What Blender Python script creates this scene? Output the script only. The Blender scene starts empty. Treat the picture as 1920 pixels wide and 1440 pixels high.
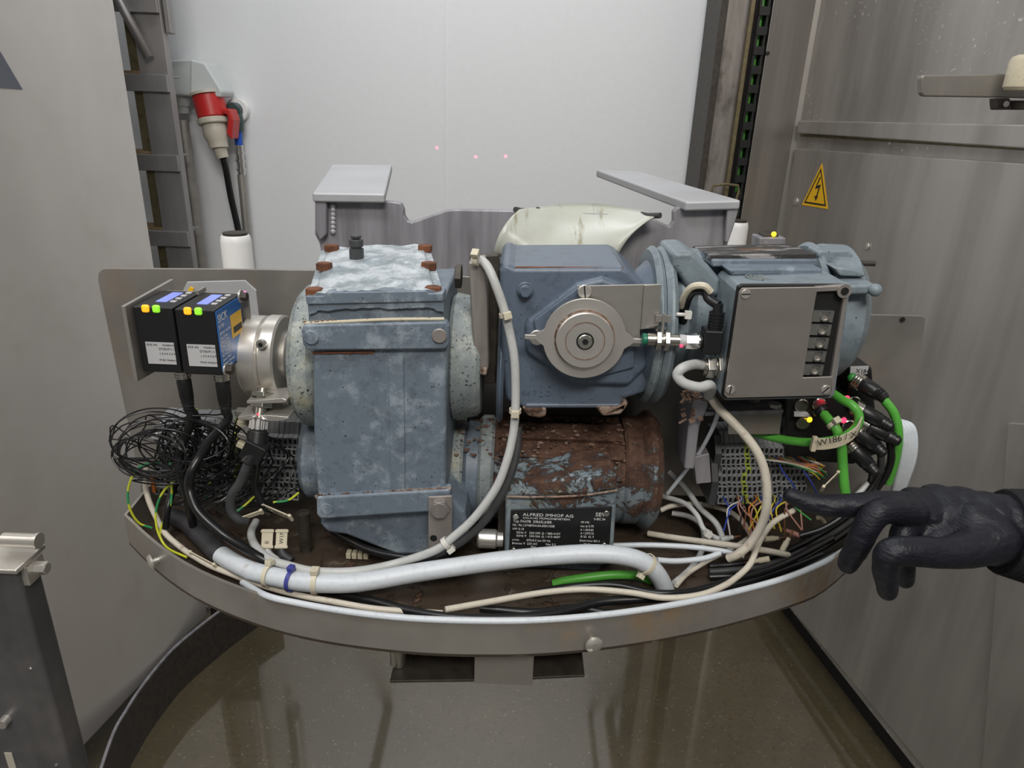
import bpy, bmesh, math, random
from mathutils import Vector, Matrix
random.seed(7)
C = bpy.context.scene.collection
V = Vector
R = math.radians
# ---------------------------------------------------------------- camera, world, lights
FPX = 1310.0
PITCH, ROLL = R(21.4), R(2.15)
CAM = V((0, 0, 1.6))
fw = V((0, math.cos(PITCH), -math.sin(PITCH)))
r0 = V((1, 0, 0)); u0 = V((0, math.sin(PITCH), math.cos(PITCH)))
rt = r0*math.cos(ROLL)+u0*math.sin(ROLL)
up = u0*math.cos(ROLL)-r0*math.sin(ROLL)
cd = bpy.data.cameras.new('camera'); cam = bpy.data.objects.new('camera', cd); C.objects.link(cam)
m = Matrix((rt, up, -fw)).transposed().to_4x4(); m.translation = CAM
cam.matrix_world = m
cd.sensor_fit = 'HORIZONTAL'; cd.sensor_width = 36; cd.lens = 36*FPX/1920
cd.clip_start = 0.02
bpy.context.scene.camera = cam
w = bpy.data.worlds.new('world'); bpy.context.scene.world = w; w.use_nodes = True
w.node_tree.nodes['Background'].inputs[0].default_value = (.62, .68, .80, 1)
w.node_tree.nodes['Background'].inputs[1].default_value = 0.10
vs = bpy.context.scene.view_settings
vs.view_transform = 'Standard'; vs.look = 'None'; vs.exposure = 0.0; vs.gamma = 1; vs.use_curve_mapping = False
def area(name, loc, target, sx, sy, power, col=(1, 1, 1)):
    l = bpy.data.lights.new(name, 'AREA'); l.shape = 'RECTANGLE'; l.size = sx; l.size_y = sy
    l.energy = power; l.color = col
    o = bpy.data.objects.new(name, l); C.objects.link(o); o.location = loc
    d = V(target)-V(loc); o.rotation_euler = d.to_track_quat('-Z', 'Y').to_euler(); return o
area('ceiling_lamp_wall', (-.15, 1.75, 3.15), (-.15, 1.95, 0), 1.3, .35, 12.5, (.95, .97, 1))
area('ceiling_lamp_front', (-.45, -.1, 3.15), (-.25, .6, 0), 1.2, .4, 18, (.97, .98, 1))
area('ceiling_lamp_rear', (.25, -1.3, 3.1), (-.75, .9, 1.1), 1.2, .4, 38, (1, .95, .88))

def P(px, py, Y):
    d = fw*FPX+rt*(px-960)-up*(py-720)
    return CAM+d*(Y/d.y)
def PZ(px, py, z):
    d = fw*FPX+rt*(px-960)-up*(py-720)
    return CAM+d*((z-CAM.z)/d.z)
def PA(px, py, q):                       # q<1: distance from the camera, q>1: height
    return P(px, py, q) if q < 1.0 else PZ(px, py, q)
def PN(px, py, o, n):                    # on a plane
    d = fw*FPX+rt*(px-960)-up*(py-720)
    return CAM+d*((V(o)-CAM).dot(n)/d.dot(n))

# ---------------------------------------------------------------- materials
def nt(name):
    mt = bpy.data.materials.new(name); mt.use_nodes = True
    return mt, mt.node_tree, mt.node_tree.nodes['Principled BSDF']
def lk(t, a, b): t.links.new(a, b)
def noise(t, scale, detail=4, rough=.6, stretch=None, dist=0):
    tc = t.nodes.new('ShaderNodeTexCoord'); mp = t.nodes.new('ShaderNodeMapping')
    lk(t, tc.outputs['Object'], mp.inputs[0])
    if stretch: mp.inputs['Scale'].default_value = stretch
    n = t.nodes.new('ShaderNodeTexNoise'); n.inputs['Scale'].default_value = scale
    n.inputs['Detail'].default_value = detail; n.inputs['Roughness'].default_value = rough
    n.inputs['Distortion'].default_value = dist
    lk(t, mp.outputs[0], n.inputs['Vector']); return n.outputs[0]
def ramp(t, src, a, b):
    r = t.nodes.new('ShaderNodeMapRange'); r.inputs[1].default_value = a; r.inputs[2].default_value = b
    r.interpolation_type = 'SMOOTHSTEP'
    lk(t, src, r.inputs[0]); return r.outputs[0]
def mix(t, f, a, b):
    x = t.nodes.new('ShaderNodeMix'); x.data_type = 'RGBA'
    if isinstance(f, (int, float)): x.inputs[0].default_value = f
    else: lk(t, f, x.inputs[0])
    for i, q in ((6, a), (7, b)):
        if isinstance(q, tuple): x.inputs[i].default_value = q+(1,)
        else: lk(t, q, x.inputs[i])
    return x.outputs[2]
def mth(t, op, a, b):
    x = t.nodes.new('ShaderNodeMath'); x.operation = op; x.use_clamp = True
    for i, q in ((0, a), (1, b)):
        if isinstance(q, (int, float)): x.inputs[i].default_value = q
        else: lk(t, q, x.inputs[i])
    return x.outputs[0]
def bump(t, b, src, s, d=.001):
    n = t.nodes.new('ShaderNodeBump'); n.inputs['Strength'].default_value = s; n.inputs['Distance'].default_value = d
    lk(t, src, n.inputs['Height']); lk(t, n.outputs[0], b.inputs['Normal'])
def plain(name, col, rough=.5, metal=0, emit=None, es=1, spec=None, var=0, coat=0):
    mt, t, b = nt(name)
    b.inputs['Base Color'].default_value = col+(1,); b.inputs['Roughness'].default_value = rough
    b.inputs['Metallic'].default_value = metal
    if var:
        n = ramp(t, noise(t, 60, 5), .35, .7)
        lk(t, mix(t, n, col, tuple(c*(1-var) for c in col)), b.inputs['Base Color'])
    if emit: b.inputs['Emission Color'].default_value = emit+(1,); b.inputs['Emission Strength'].default_value = es
    if coat: b.inputs['Coat Weight'].default_value = coat
    return mt
def steel(name, col=(.42, .41, .40), rough=.38, stretch=(1, 1, 12), sc=6, stain=None, amt=.25, metal=.9, var=.35, lo=.6):
    mt, t, b = nt(name); b.inputs['Metallic'].default_value = metal
    n1 = noise(t, sc, 3, .6, stretch); n2 = noise(t, 5, 4, .6); n3 = noise(t, 160, 2, .5, stretch)
    c = mix(t, ramp(t, n1, .3, .75), col, tuple(x*(1-var) for x in col))
    c = mix(t, mth(t, 'MULTIPLY', ramp(t, n2, .45, .75), .35), c, (.50, .46, .42))
    if stain:
        s = mth(t, 'MULTIPLY', ramp(t, noise(t, 9, 6, .65, (1, 1, .6)), lo-amt*.3, lo+.12), .85)
        c = mix(t, s, c, stain)
        b.inputs['Roughness'].default_value = rough
        m2 = t.nodes.new('ShaderNodeMapRange'); lk(t, s, m2.inputs[0]); m2.inputs[3].default_value = metal; m2.inputs[4].default_value = .1
        lk(t, m2.outputs[0], b.inputs['Metallic'])
    lk(t, c, b.inputs['Base Color'])
    rr = t.nodes.new('ShaderNodeMapRange'); lk(t, n2, rr.inputs[0]); rr.inputs[1].default_value = .2; rr.inputs[2].default_value = .8
    rr.inputs[3].default_value = rough-.05; rr.inputs[4].default_value = rough+.12; lk(t, rr.outputs[0], b.inputs['Roughness'])
    bump(t, b, n3, .05, .0005)
    return mt
def paint(name, base=(.165, .200, .238), light=(.40, .45, .47), rust=0.0, light_amt=.35, yellow=.0, rough=.42, topz=None):
    mt, t, b = nt(name)
    n1 = noise(t, 26, 9, .76); n2 = noise(t, 60, 8, .75); n3 = noise(t, 30, 8, .75, None, .4); n4 = noise(t, 320, 2, .5)
    n5 = noise(t, 14, 5, .6)
    c = mix(t, mth(t, 'MULTIPLY', ramp(t, n1, .60-light_amt*.25, .72-light_amt*.2), .72), base, light)
    c = mix(t, mth(t, 'MULTIPLY', ramp(t, n2, .50, .64), .45), c, tuple(x*.5 for x in base))
    if yellow: c = mix(t, mth(t, 'MULTIPLY', ramp(t, n5, .66-yellow*.2, .74-yellow*.1), .6), c, (.42, .38, .20))
    # dark chips
    c = mix(t, ramp(t, n4, .70 if yellow < .4 else .63, .74 if yellow < .4 else .68), c, (.03, .03, .028))
    rm = None
    if rust or topz:
        src = n3
        if topz:
            tc = t.nodes.new('ShaderNodeTexCoord'); sx = t.nodes.new('ShaderNodeSeparateXYZ'); lk(t, tc.outputs['Object'], sx.inputs[0])
            g = t.nodes.new('ShaderNodeMapRange'); lk(t, sx.outputs[2], g.inputs[0])
            g.inputs[1].default_value = topz[0]; g.inputs[2].default_value = topz[1]; g.inputs[3].default_value = 0; g.inputs[4].default_value = .38
            a = t.nodes.new('ShaderNodeMath'); a.operation = 'ADD'; lk(t, n3, a.inputs[0]); lk(t, g.outputs[0], a.inputs[1]); src = a.outputs[0]
        rm = ramp(t, src, .66-rust*.2, .72-rust*.2)
        rc = mix(t, ramp(t, n2, .35, .65), (.050, .022, .014), (.14, .072, .045))
        rc = mix(t, ramp(t, noise(t, 110, 4, .7), .60, .72), rc, (.36, .27, .20))
        c = mix(t, rm, c, rc)
    lk(t, c, b.inputs['Base Color']); b.inputs['Roughness'].default_value = rough
    if rm:
        rr = t.nodes.new('ShaderNodeMapRange'); lk(t, rm, rr.inputs[0]); rr.inputs[3].default_value = rough; rr.inputs[4].default_value = .75
        lk(t, rr.outputs[0], b.inputs['Roughness'])
        h = mth(t, 'MULTIPLY', rm, n2); bump(t, b, h, .9, .004)
    else: bump(t, b, n2, .35, .0012)
    b.inputs['Specular IOR Level'].default_value = .5
    return mt
def dirty(name, col, dirt=(.12, .07, .035), amt=.3, rough=.45, sc=40):
    mt, t, b = nt(name)
    n = noise(t, sc, 6, .65); n2 = noise(t, 200, 3, .6)
    c = mix(t, mth(t, 'MULTIPLY', ramp(t, n, .66-amt*.25, .78-amt*.12), .8), col, dirt)
    c = mix(t, mth(t, 'MULTIPLY', ramp(t, n2, .5, .75), .25), c, tuple(x*.5 for x in col))
    lk(t, c, b.inputs['Base Color']); b.inputs['Roughness'].default_value = rough
    return mt
M = {}
M['steel'] = steel('brushed_steel', (.44, .42, .39), .42, (1, 1, 2), 14, var=.15, metal=.75)
M['steel_l'] = steel('polished_steel', (.70, .67, .62), .3, (1, 1, 1), 20, var=.15, metal=.75)
M['nickel'] = plain('nickel', (.60, .58, .52), .25, 1)
M['chrome'] = plain('chrome', (.75, .74, .72), .18, 1)
M['panel'] = steel('door_steel', (.72, .69, .655), .34, (1.5, 1.5, .6), 2.2, var=.10, metal=.6)
M['panel_r'] = steel('machine_steel', (.50, .475, .445), .40, (4, 4, .35), 2.5, var=.3, metal=.7)
M['plate'] = steel('plate_steel', (.33, .31, .285), .45, (1, 1, 1), 7, stain=(.21, .15, .09), amt=.35, metal=.6, var=.3)
M['tray'] = steel('tray_steel', (.47, .445, .41), .38, (1, 1, 1), 9, stain=(.27, .18, .09), amt=.10, metal=.65, var=.3, lo=.56)
M['trayfloor'] = paint('tray_grime', (.055, .040, .028), (.20, .17, .13), rust=.45, light_amt=.2, rough=.35)
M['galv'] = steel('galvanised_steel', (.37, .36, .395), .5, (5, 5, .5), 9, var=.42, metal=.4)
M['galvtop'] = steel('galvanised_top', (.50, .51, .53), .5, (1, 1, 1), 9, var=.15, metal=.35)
M['blue'] = paint('blue_grey_paint', (.150, .188, .232), (.33, .39, .44), light_amt=.42, yellow=.16)
M['bluetop'] = paint('chalky_blue_paint', (.24, .29, .32), (.62, .66, .69), light_amt=.75, rough=.28)
M['bluegear'] = paint('clean_blue_paint', (.115, .148, .198), (.18, .22, .27), light_amt=.0, rough=.36)
M['bluemotor'] = paint('pale_blue_paint', (.205, .25, .28), (.33, .38, .40), light_amt=.3, rough=.4)
M['blueworn'] = paint('worn_flange_paint', (.23, .265, .27), (.44, .46, .41), light_amt=.6, yellow=.5, rust=.0, rough=.6)
M['rustmotor'] = paint('rusted_motor_paint', (.17, .20, .22), (.34, .36, .36), rust=.30, light_amt=.3, yellow=.2, rough=.5, topz=(.07, .22))
M['rustbox'] = paint('rusted_box_paint', (.20, .25, .28), (.38, .42, .42), rust=.12, light_amt=.4, yellow=.25, rough=.5, topz=(.115, .205))
M['topface'] = dirty('stained_bare_top', (.34, .32, .26), (.20, .13, .07), .3, .4, 18)
M['rust'] = plain('rust', (.20, .075, .035), .85, 0, var=.6)
M['rustflake'] = paint('rust_flakes', (.16, .09, .06), (.42, .33, .27), rust=.5, light_amt=.6, rough=.8)
M['black'] = plain('black_plastic', (.012, .012, .013), .38)
M['blackrub'] = plain('black_cable', (.010, .010, .011), .33)
M['darkgrey'] = plain('dark_grey_plastic', (.055, .057, .06), .5, var=.3)
M['sleeve'] = plain('dark_cable_sleeve', (.045, .045, .05), .55, var=.4)
M['white'] = dirty('white_conduit', (.62, .66, .70), (.30, .25, .16), .12, .4, 30)
M['greycab'] = dirty('grey_cable', (.50, .51, .50), (.22, .19, .14), .2, .42, 50)
M['cream'] = dirty('cream_cable', (.60, .55, .46), (.20, .10, .045), .35, .45, 35)
M['green'] = dirty('green_cable', (.10, .42, .055), (.06, .12, .03), .15, .38, 50)
M['tie'] = dirty('nylon_tie', (.62, .57, .44), (.30, .17, .05), .2, .4, 60)
M['tiew'] = plain('white_nylon_tie', (.68, .67, .62), .4)
M['tieblue'] = plain('blue_nylon_tie', (.055, .065, .30), .4)
M['tag'] = dirty('cable_tag', (.60, .54, .40), (.25, .16, .07), .2, .5, 50)
M['ink'] = plain('ink', (.02, .02, .02), .6)
M['whiteprint'] = plain('white_print', (.75, .75, .73), .5)
M['label'] = plain('white_label', (.50, .50, .51), .5)
M['lblue'] = plain('blue_label', (.015, .13, .42), .35)
M['yellow'] = plain('yellow_sign', (.85, .48, .01), .45)
M['terminal'] = dirty('grey_terminal', (.27, .28, .29), (.07, .065, .06), .45, .5, 60)
M['termend'] = plain('dark_terminal_end', (.05, .052, .055), .5)
M['ygterm'] = dirty('yellow_green_terminal', (.42, .50, .08), (.05, .14, .05), .5, .5, 120)
M['hole'] = plain('dark_recess', (.006, .006, .006), .6)
M['lcd'] = plain('display_glass', (.16, .20, .55), .2, emit=(.30, .36, .95), es=.55)
M['amber'] = plain('amber_light', (.9, .4, .02), .3, emit=(1, .42, .02), es=.8)
M['greenled'] = plain('green_light', (.3, .8, .05), .3, emit=(.30, .9, .04), es=.5)
M['redled'] = plain('red_light', (.9, .02, .05), .3, emit=(1, .03, .08), es=3)
M['yled'] = plain('yellow_light', (.9, .6, .02), .3, emit=(1, .62, .02), es=2.2)
M['wall'] = plain('white_wall_panel', (.80, .82, .84), .5, var=.02)
M['socket'] = plain('socket_grey', (.58, .62, .62), .45)
M['red'] = plain('red_plastic', (.50, .022, .02), .4)
M['beige'] = plain('beige_plastic', (.52, .48, .40), .45)
M['darkgreen'] = plain('dark_green_valve', (.04, .075, .07), .45)
M['bluehose'] = plain('blue_sleeve', (.02, .10, .55), .45)
M['whiteplastic'] = plain('white_plastic', (.86, .86, .85), .4)
M['brass'] = plain('aged_brass', (.22, .18, .10), .5, .5, var=.3)
M['postdark'] = steel('dark_post_steel', (.17, .17, .18), .4, (3, 3, .4), 8, var=.3, metal=.6)
M['cover'] = steel('box_cover_steel', (.36, .33, .30), .42, (1, 1, 2), 14, var=.12, metal=.7)
M['dark'] = plain('dark_steel', (.07, .06, .05), .55, .4, var=.4)
M['woodstep'] = plain('worn_wood', (.36, .25, .14), .8, var=.4)
M['ladder'] = steel('ladder_steel', (.38, .37, .37), .45, (3, 3, .6), 4, var=.25, metal=.6)
M['arm'] = steel('arm_steel', (.40, .365, .34), .5, (3, 3, .4), 14, stain=(.10, .08, .07), amt=.35, metal=.6)
M['gstrip'] = plain('sensor_green', (.01, .16, .09), .4)
M['copper'] = plain('pink_wire', (.45, .22, .18), .5)
M['wirewhite'] = plain('white_wire', (.6, .58, .54), .5)
M['wireblue'] = plain('blue_wire', (.03, .06, .35), .4)
M['wirebrown'] = plain('brown_wire', (.14, .06, .03), .4)
M['wireorange'] = plain('orange_wire', (.6, .18, .03), .4)
M['wireyellow'] = plain('yellow_wire', (.55, .45, .04), .4)
M['wiregreen'] = plain('green_wire', (.04, .28, .06), .4)
M['sticker'] = plain('grey_sticker', (.11, .12, .15), .45)
def earth_mat():
    mt, t, b = nt('yellow_green_wire')
    n = noise(t, 45, 1, .3); c = mix(t, ramp(t, n, .50, .54), (.62, .66, .04), (.03, .30, .10))
    lk(t, c, b.inputs['Base Color']); b.inputs['Roughness'].default_value = .4; return mt
M['earth'] = earth_mat()
def plastic_sheet():
    mt, t, b = nt('yellowed_plastic_sheet')
    n = noise(t, 7, 5, .6); n2 = noise(t, 9, 6, .7, (6, 1, 1)); n3 = noise(t, 30, 4, .6, (1, .1, .1))
    c = mix(t, ramp(t, n, .35, .65), (.62, .64, .58), (.50, .52, .42))
    c = mix(t, mth(t, 'MULTIPLY', ramp(t, n2, .56, .68), .75), c, (.24, .20, .08))
    c = mix(t, mth(t, 'MULTIPLY', ramp(t, n3, .63, .68), .4), c, (.12, .12, .09))
    lk(t, c, b.inputs['Base Color']); b.inputs['Roughness'].default_value = .3
    b.inputs['Transmission Weight'].default_value = .15
    return mt
M['sheet'] = plastic_sheet()
def floor_mat():
    mt, t, b = nt('speckled_floor')
    n = noise(t, 3, 5, .6); n2 = noise(t, 130, 2, .6); n3 = noise(t, 60, 3, .6)
    c = mix(t, ramp(t, n, .35, .65), (.085, .068, .036), (.125, .100, .056))
    c = mix(t, ramp(t, n3, .5, .7), c, (.08, .065, .045))
    c = mix(t, ramp(t, n2, .66, .72), c, (.27, .24, .18))
    lk(t, c, b.inputs['Base Color']); b.inputs['Roughness'].default_value = .3
    b.inputs['Coat Weight'].default_value = 1; b.inputs['Coat Roughness'].default_value = .06; b.inputs['Coat IOR'].default_value = 2.3
    bump(t, b, n3, .02, .001); return mt
M['floor'] = floor_mat()
def glove_mat():
    mt, t, b = nt('black_nitrile_glove')
    n = noise(t, 35, 5, .65, (1, 1, 2.2), .8); n2 = noise(t, 300, 2, .5)
    b.inputs['Base Color'].default_value = (.009, .010, .016, 1); b.inputs['Roughness'].default_value = .46
    b.inputs['Specular IOR Level'].default_value = .38
    bump(t, b, ramp(t, n, .3, .7), .34, .003); return mt
M['glove'] = glove_mat()
def knit_mat():
    mt, t, b = nt('black_knit_cuff')
    b.inputs['Base Color'].default_value = (.006, .006, .009, 1); b.inputs['Roughness'].default_value = .9
    bump(t, b, noise(t, 200, 2, .5, (.1, 1, 1)), .6, .002); return mt
M['knit'] = knit_mat()
def chips_mat():
    mt, t, b = nt('worn_black_plate')
    n = noise(t, 60, 5, .7, (.35, 1, 1)); c = mix(t, ramp(t, n, .52, .60), (.035, .033, .032), (.30, .29, .28))
    c = mix(t, ramp(t, noise(t, 20, 4), .58, .66), c, (.12, .065, .04))
    lk(t, c, b.inputs['Base Color']); b.inputs['Roughness'].default_value = .5; bump(t, b, n, .8, .003); return mt
M['wornplate'] = chips_mat()
def splash_mat():
    mt, t, b = nt('splashed_steel'); b.inputs['Metallic'].default_value = .7
    n1 = noise(t, 2.2, 4, .6, (3, 3, .5)); n2 = noise(t, 95, 2, .5); n3 = noise(t, 2.4, 2, .5)
    c = mix(t, ramp(t, n1, .35, .7), (.50, .48, .455), (.34, .32, .30))
    sp = mth(t, 'MULTIPLY', ramp(t, n2, .66, .70), ramp(t, n3, .50, .56))
    c = mix(t, sp, c, (.8, .8, .78)); lk(t, c, b.inputs['Base Color']); b.inputs['Roughness'].default_value = .42
    return mt
M['splash'] = splash_mat()

# ---------------------------------------------------------------- mesh building
def catmull(pts, seg):
    pts = [V(p) for p in pts]
    if len(pts) < 3 or seg < 2: return pts
    q = [pts[0]*2-pts[1]]+pts+[pts[-1]*2-pts[-2]]; out = []
    for i in range(1, len(q)-2):
        p0, p1, p2, p3 = q[i-1:i+3]
        for k in range(seg):
            t = k/seg
            out.append(.5*((2*p1)+(p2-p0)*t+(2*p0-5*p1+4*p2-p3)*t*t+(3*p1-p0-3*p2+p3)*t**3))
    out.append(pts[-1]); return out
class MB:
    def __init__(s): s.v = []; s.f = []; s.m = []; s.s = []
    def add(s, vs_, fs, mi=0, sm=False):
        b = len(s.v); s.v += [V(x) for x in vs_]
        for f in fs: s.f.append([b+i for i in f]); s.m.append(mi); s.s.append(sm)
        return s
    def obox(s, c, size, rot=None, mi=0):
        h = V(size)/2; rot = rot or Matrix.Identity(3); c = V(c)
        vs_ = [c+rot@V((x*h.x, y*h.y, z*h.z)) for x in (-1, 1) for y in (-1, 1) for z in (-1, 1)]
        return s.add(vs_, [(0, 1, 3, 2), (4, 6, 7, 5), (0, 4, 5, 1), (2, 3, 7, 6), (0, 2, 6, 4), (1, 5, 7, 3)], mi)
    def box(s, lo, hi, mi=0):
        lo = V(lo); hi = V(hi); return s.obox((lo+hi)/2, hi-lo, None, mi)
    def prism(s, pts, off, mi=0):
        pts = [V(p) for p in pts]; off = V(off); n = len(pts)
        return s.add(pts+[p+off for p in pts], [list(range(n)), list(range(2*n-1, n-1, -1))]+[(i, (i+1) % n, n+(i+1) % n, n+i) for i in range(n)], mi)
    def hexa(s, a, b, mi=0):              # two quads joined
        return s.add(list(a)+list(b), [(0, 1, 2, 3), (7, 6, 5, 4), (0, 1, 5, 4), (1, 2, 6, 5), (2, 3, 7, 6), (3, 0, 4, 7)], mi)
    def frame(s, ax):
        ax = V(ax).normalized(); t = V((0, 0, 1)) if abs(ax.z) < .9 else V((1, 0, 0))
        a = ax.cross(t).normalized(); return ax, a, ax.cross(a).normalized()
    def lathe(s, o, axis, prof, n=32, mi=0, sm=True, ph=0):
        o = V(o); ax, a, b = s.frame(axis); vs_ = []; fs = []
        for (t, r) in prof:
            for k in range(n):
                an = 2*math.pi*k/n+ph; vs_.append(o+ax*t+(a*math.cos(an)+b*math.sin(an))*r)
        L = len(prof)
        for i in range(L-1):
            for k in range(n): fs.append((i*n+k, i*n+(k+1) % n, (i+1)*n+(k+1) % n, (i+1)*n+k))
        s.add(vs_, fs, mi, sm)
        base = len(s.v)-L*n
        for i, rv in ((0, True), (L-1, False)):
            f = [base+i*n+k for k in range(n)]
            if rv: f.reverse()
            s.f.append(f); s.m.append(mi); s.s.append(False)
        return s
    def cyl(s, a, b, r, r2=None, n=24, mi=0, sm=True, ch=0):
        a = V(a); b = V(b); d = b-a; L = d.length; r2 = r if r2 is None else r2
        if ch: return s.lathe(a, d, [(0, r-ch), (ch, r), (L-ch, r2), (L, r2-ch)], n, mi, sm)
        return s.lathe(a, d, [(0, r), (L, r2)], n, mi, sm)
    def hexn(s, a, b, r, mi=0): return s.cyl(a, b, r, None, 6, mi, False)
    def ring(s, c, axis, ro, ri, h, n=40, mi=0):
        c = V(c); ax, a, b = s.frame(axis); vs_ = []; fs = []
        for k in range(n):
            d = a*math.cos(2*math.pi*k/n)+b*math.sin(2*math.pi*k/n)
            vs_ += [c+d*ri, c+d*ro, c+d*ro+ax*h, c+d*ri+ax*h]
        for k in range(n):
            p = 4*k; q = 4*((k+1) % n)
            for j in range(4): fs.append((p+j, p+(j+1) % 4, q+(j+1) % 4, q+j))
        return s.add(vs_, fs, mi, True)
    def tube(s, pts, r, n=10, seg=6, mi=0, rr=None):
        pts = catmull(pts, seg); L = len(pts); vs_ = []; fs = []
        t = (pts[1]-pts[0]).normalized(); a = t.orthogonal().normalized()
        for i, p in enumerate(pts):
            t = (pts[min(i+1, L-1)]-pts[max(i-1, 0)]).normalized()
            a = (a-t*a.dot(t)).normalized(); b = t.cross(a); q = r if rr is None else rr(i/(L-1))*r
            for k in range(n):
                an = 2*math.pi*k/n; vs_.append(p+(a*math.cos(an)+b*math.sin(an))*q)
        for i in range(L-1):
            for k in range(n): fs.append((i*n+k, i*n+(k+1) % n, (i+1)*n+(k+1) % n, (i+1)*n+k))
        s.add(vs_, fs, mi, True); base = len(s.v)-L*n
        s.f.append([base+k for k in range(n)][::-1]); s.m.append(mi); s.s.append(False)
        s.f.append([base+(L-1)*n+k for k in range(n)]); s.m.append(mi); s.s.append(False)
        return s
    def ball(s, c, r, n=16, mi=0, rot=None):
        r = V((r, r, r)) if isinstance(r, (int, float)) else V(r); rot = rot or Matrix.Identity(3)
        vs_ = []; fs = []; h = n//2
        for i in range(h+1):
            th = math.pi*i/h
            for k in range(n):
                ph = 2*math.pi*k/n; vs_.append(V(c)+rot@V((r.x*math.sin(th)*math.cos(ph), r.y*math.sin(th)*math.sin(ph), r.z*math.cos(th))))
        for i in range(h):
            for k in range(n): fs.append((i*n+k, i*n+(k+1) % n, (i+1)*n+(k+1) % n, (i+1)*n+k))
        return s.add(vs_, fs, mi, True)
    def ribbon(s, pts, wdir, w, th, mi=0, seg=6):   # flat strip of width w along wdir, thickness th
        pts = catmull(pts, seg); L = len(pts); vs_ = []; fs = []
        for i, p in enumerate(pts):
            t = (pts[min(i+1, L-1)]-pts[max(i-1, 0)]).normalized(); wd = V(wdir).normalized(); nn = t.cross(wd).normalized()
            vs_ += [p-wd*w/2-nn*th/2, p+wd*w/2-nn*th/2, p+wd*w/2+nn*th/2, p-wd*w/2+nn*th/2]
        for i in range(L-1):
            for j in range(4): fs.append((4*i+j, 4*i+(j+1) % 4, 4*i+4+(j+1) % 4, 4*i+4+j))
        fs += [(3, 2, 1, 0), (4*L-4, 4*L-3, 4*L-2, 4*L-1)]
        return s.add(vs_, fs, mi, False)
    def build(s, name, mats, parent=None, bevel=0, segs=2, kind=None, org=None):
        mats = mats if isinstance(mats, (list, tuple)) else [mats]
        if parent is not None: o = wloc(parent)
        elif org is not None: o = V(org)
        else:
            xs = [v.x for v in s.v]; ys = [v.y for v in s.v]; zs = [v.z for v in s.v]
            o = V(((min(xs)+max(xs))/2, (min(ys)+max(ys))/2, min(zs)))
        me = bpy.data.meshes.new(name); me.from_pydata([v-o for v in s.v], [], s.f)
        for mt in mats: me.materials.append(M[mt])
        for p, mi, sm in zip(me.polygons, s.m, s.s): p.material_index = mi; p.use_smooth = sm
        bm = bmesh.new(); bm.from_mesh(me)
        bmesh.ops.remove_doubles(bm, verts=bm.verts, dist=1e-6)
        bmesh.ops.recalc_face_normals(bm, faces=bm.faces)
        for e in bm.edges:
            if len(e.link_faces) == 2 and e.calc_face_angle(0) > .6: e.smooth = False
        bm.to_mesh(me); bm.free()
        ob = bpy.data.objects.new(name, me); C.objects.link(ob)
        if parent is not None: ob.parent = parent
        else: ob.location = o
        if bevel:
            md = ob.modifiers.new('bevel', 'BEVEL'); md.width = bevel; md.segments = segs; md.limit_method = 'ANGLE'; md.angle_limit = R(40)
            md.harden_normals = True
        if kind: ob['kind'] = kind
        return ob
def wloc(o):
    l = V((0, 0, 0))
    while o is not None: l = l+o.location; o = o.parent
    return l
def tag(o, label, cat, group=None):
    o['label'] = label; o['category'] = cat
    if group: o['group'] = group
    return o
def T(name, label, cat, loc, group=None):
    o = bpy.data.objects.new(name, None); C.objects.link(o); o.location = loc; o.empty_display_size = .02
    return tag(o, label, cat, group)
def copy_tree(o, parent=None):
    c = o.copy(); C.objects.link(c)
    if parent: c.parent = parent
    for ch in o.children: copy_tree(ch, c)
    return c
def text(body, size, org, xd, ud, mat, parent, name='lettering', ex=.0002, align='LEFT', sx=1.0, spacing=1.0):
    cu = bpy.data.curves.new(name, 'FONT'); cu.body = body; cu.size = size; cu.extrude = ex; cu.align_x = align
    cu.space_line = spacing; cu.resolution_u = 2
    tmp = bpy.data.objects.new('tmp', cu); C.objects.link(tmp)
    bpy.context.view_layer.update()
    me = bpy.data.meshes.new_from_object(tmp); bpy.data.objects.remove(tmp)
    xd = V(xd).normalized(); ud = (V(ud)-xd*V(ud).dot(xd)).normalized(); zd = xd.cross(ud)
    mm = Matrix((xd*sx, ud, zd)).transposed().to_4x4(); mm.translation = V(org)-wloc(parent)
    me.transform(mm); me.materials.clear(); me.materials.append(M[mat]); me.name = name
    ob = bpy.data.objects.new(name, me); C.objects.link(ob); ob.parent = parent; return ob
X1 = V((1, 0, 0)); Y1 = V((0, 1, 0)); Z1 = V((0, 0, 1))
def fp(pix, Y): return [P(a, b, Y) for a, b in pix]
def FP(mb, pix, Y, depth, mi=0): return mb.prism(fp(pix, Y), (0, depth, 0), mi)
def bolt(parent, pos, ax, r, h, mat='rust', name='bolt', washer=False):
    b = MB(); ax = V(ax).normalized(); pos = V(pos)
    if washer: b.cyl(pos, pos+ax*h*.2, r*1.35, n=20)
    b.hexn(pos, pos+ax*h, r); b.cyl(pos+ax*h, pos+ax*h*1.06, r*.8, n=16)
    return b.build(name, mat, parent, bevel=r*.06)

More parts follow.
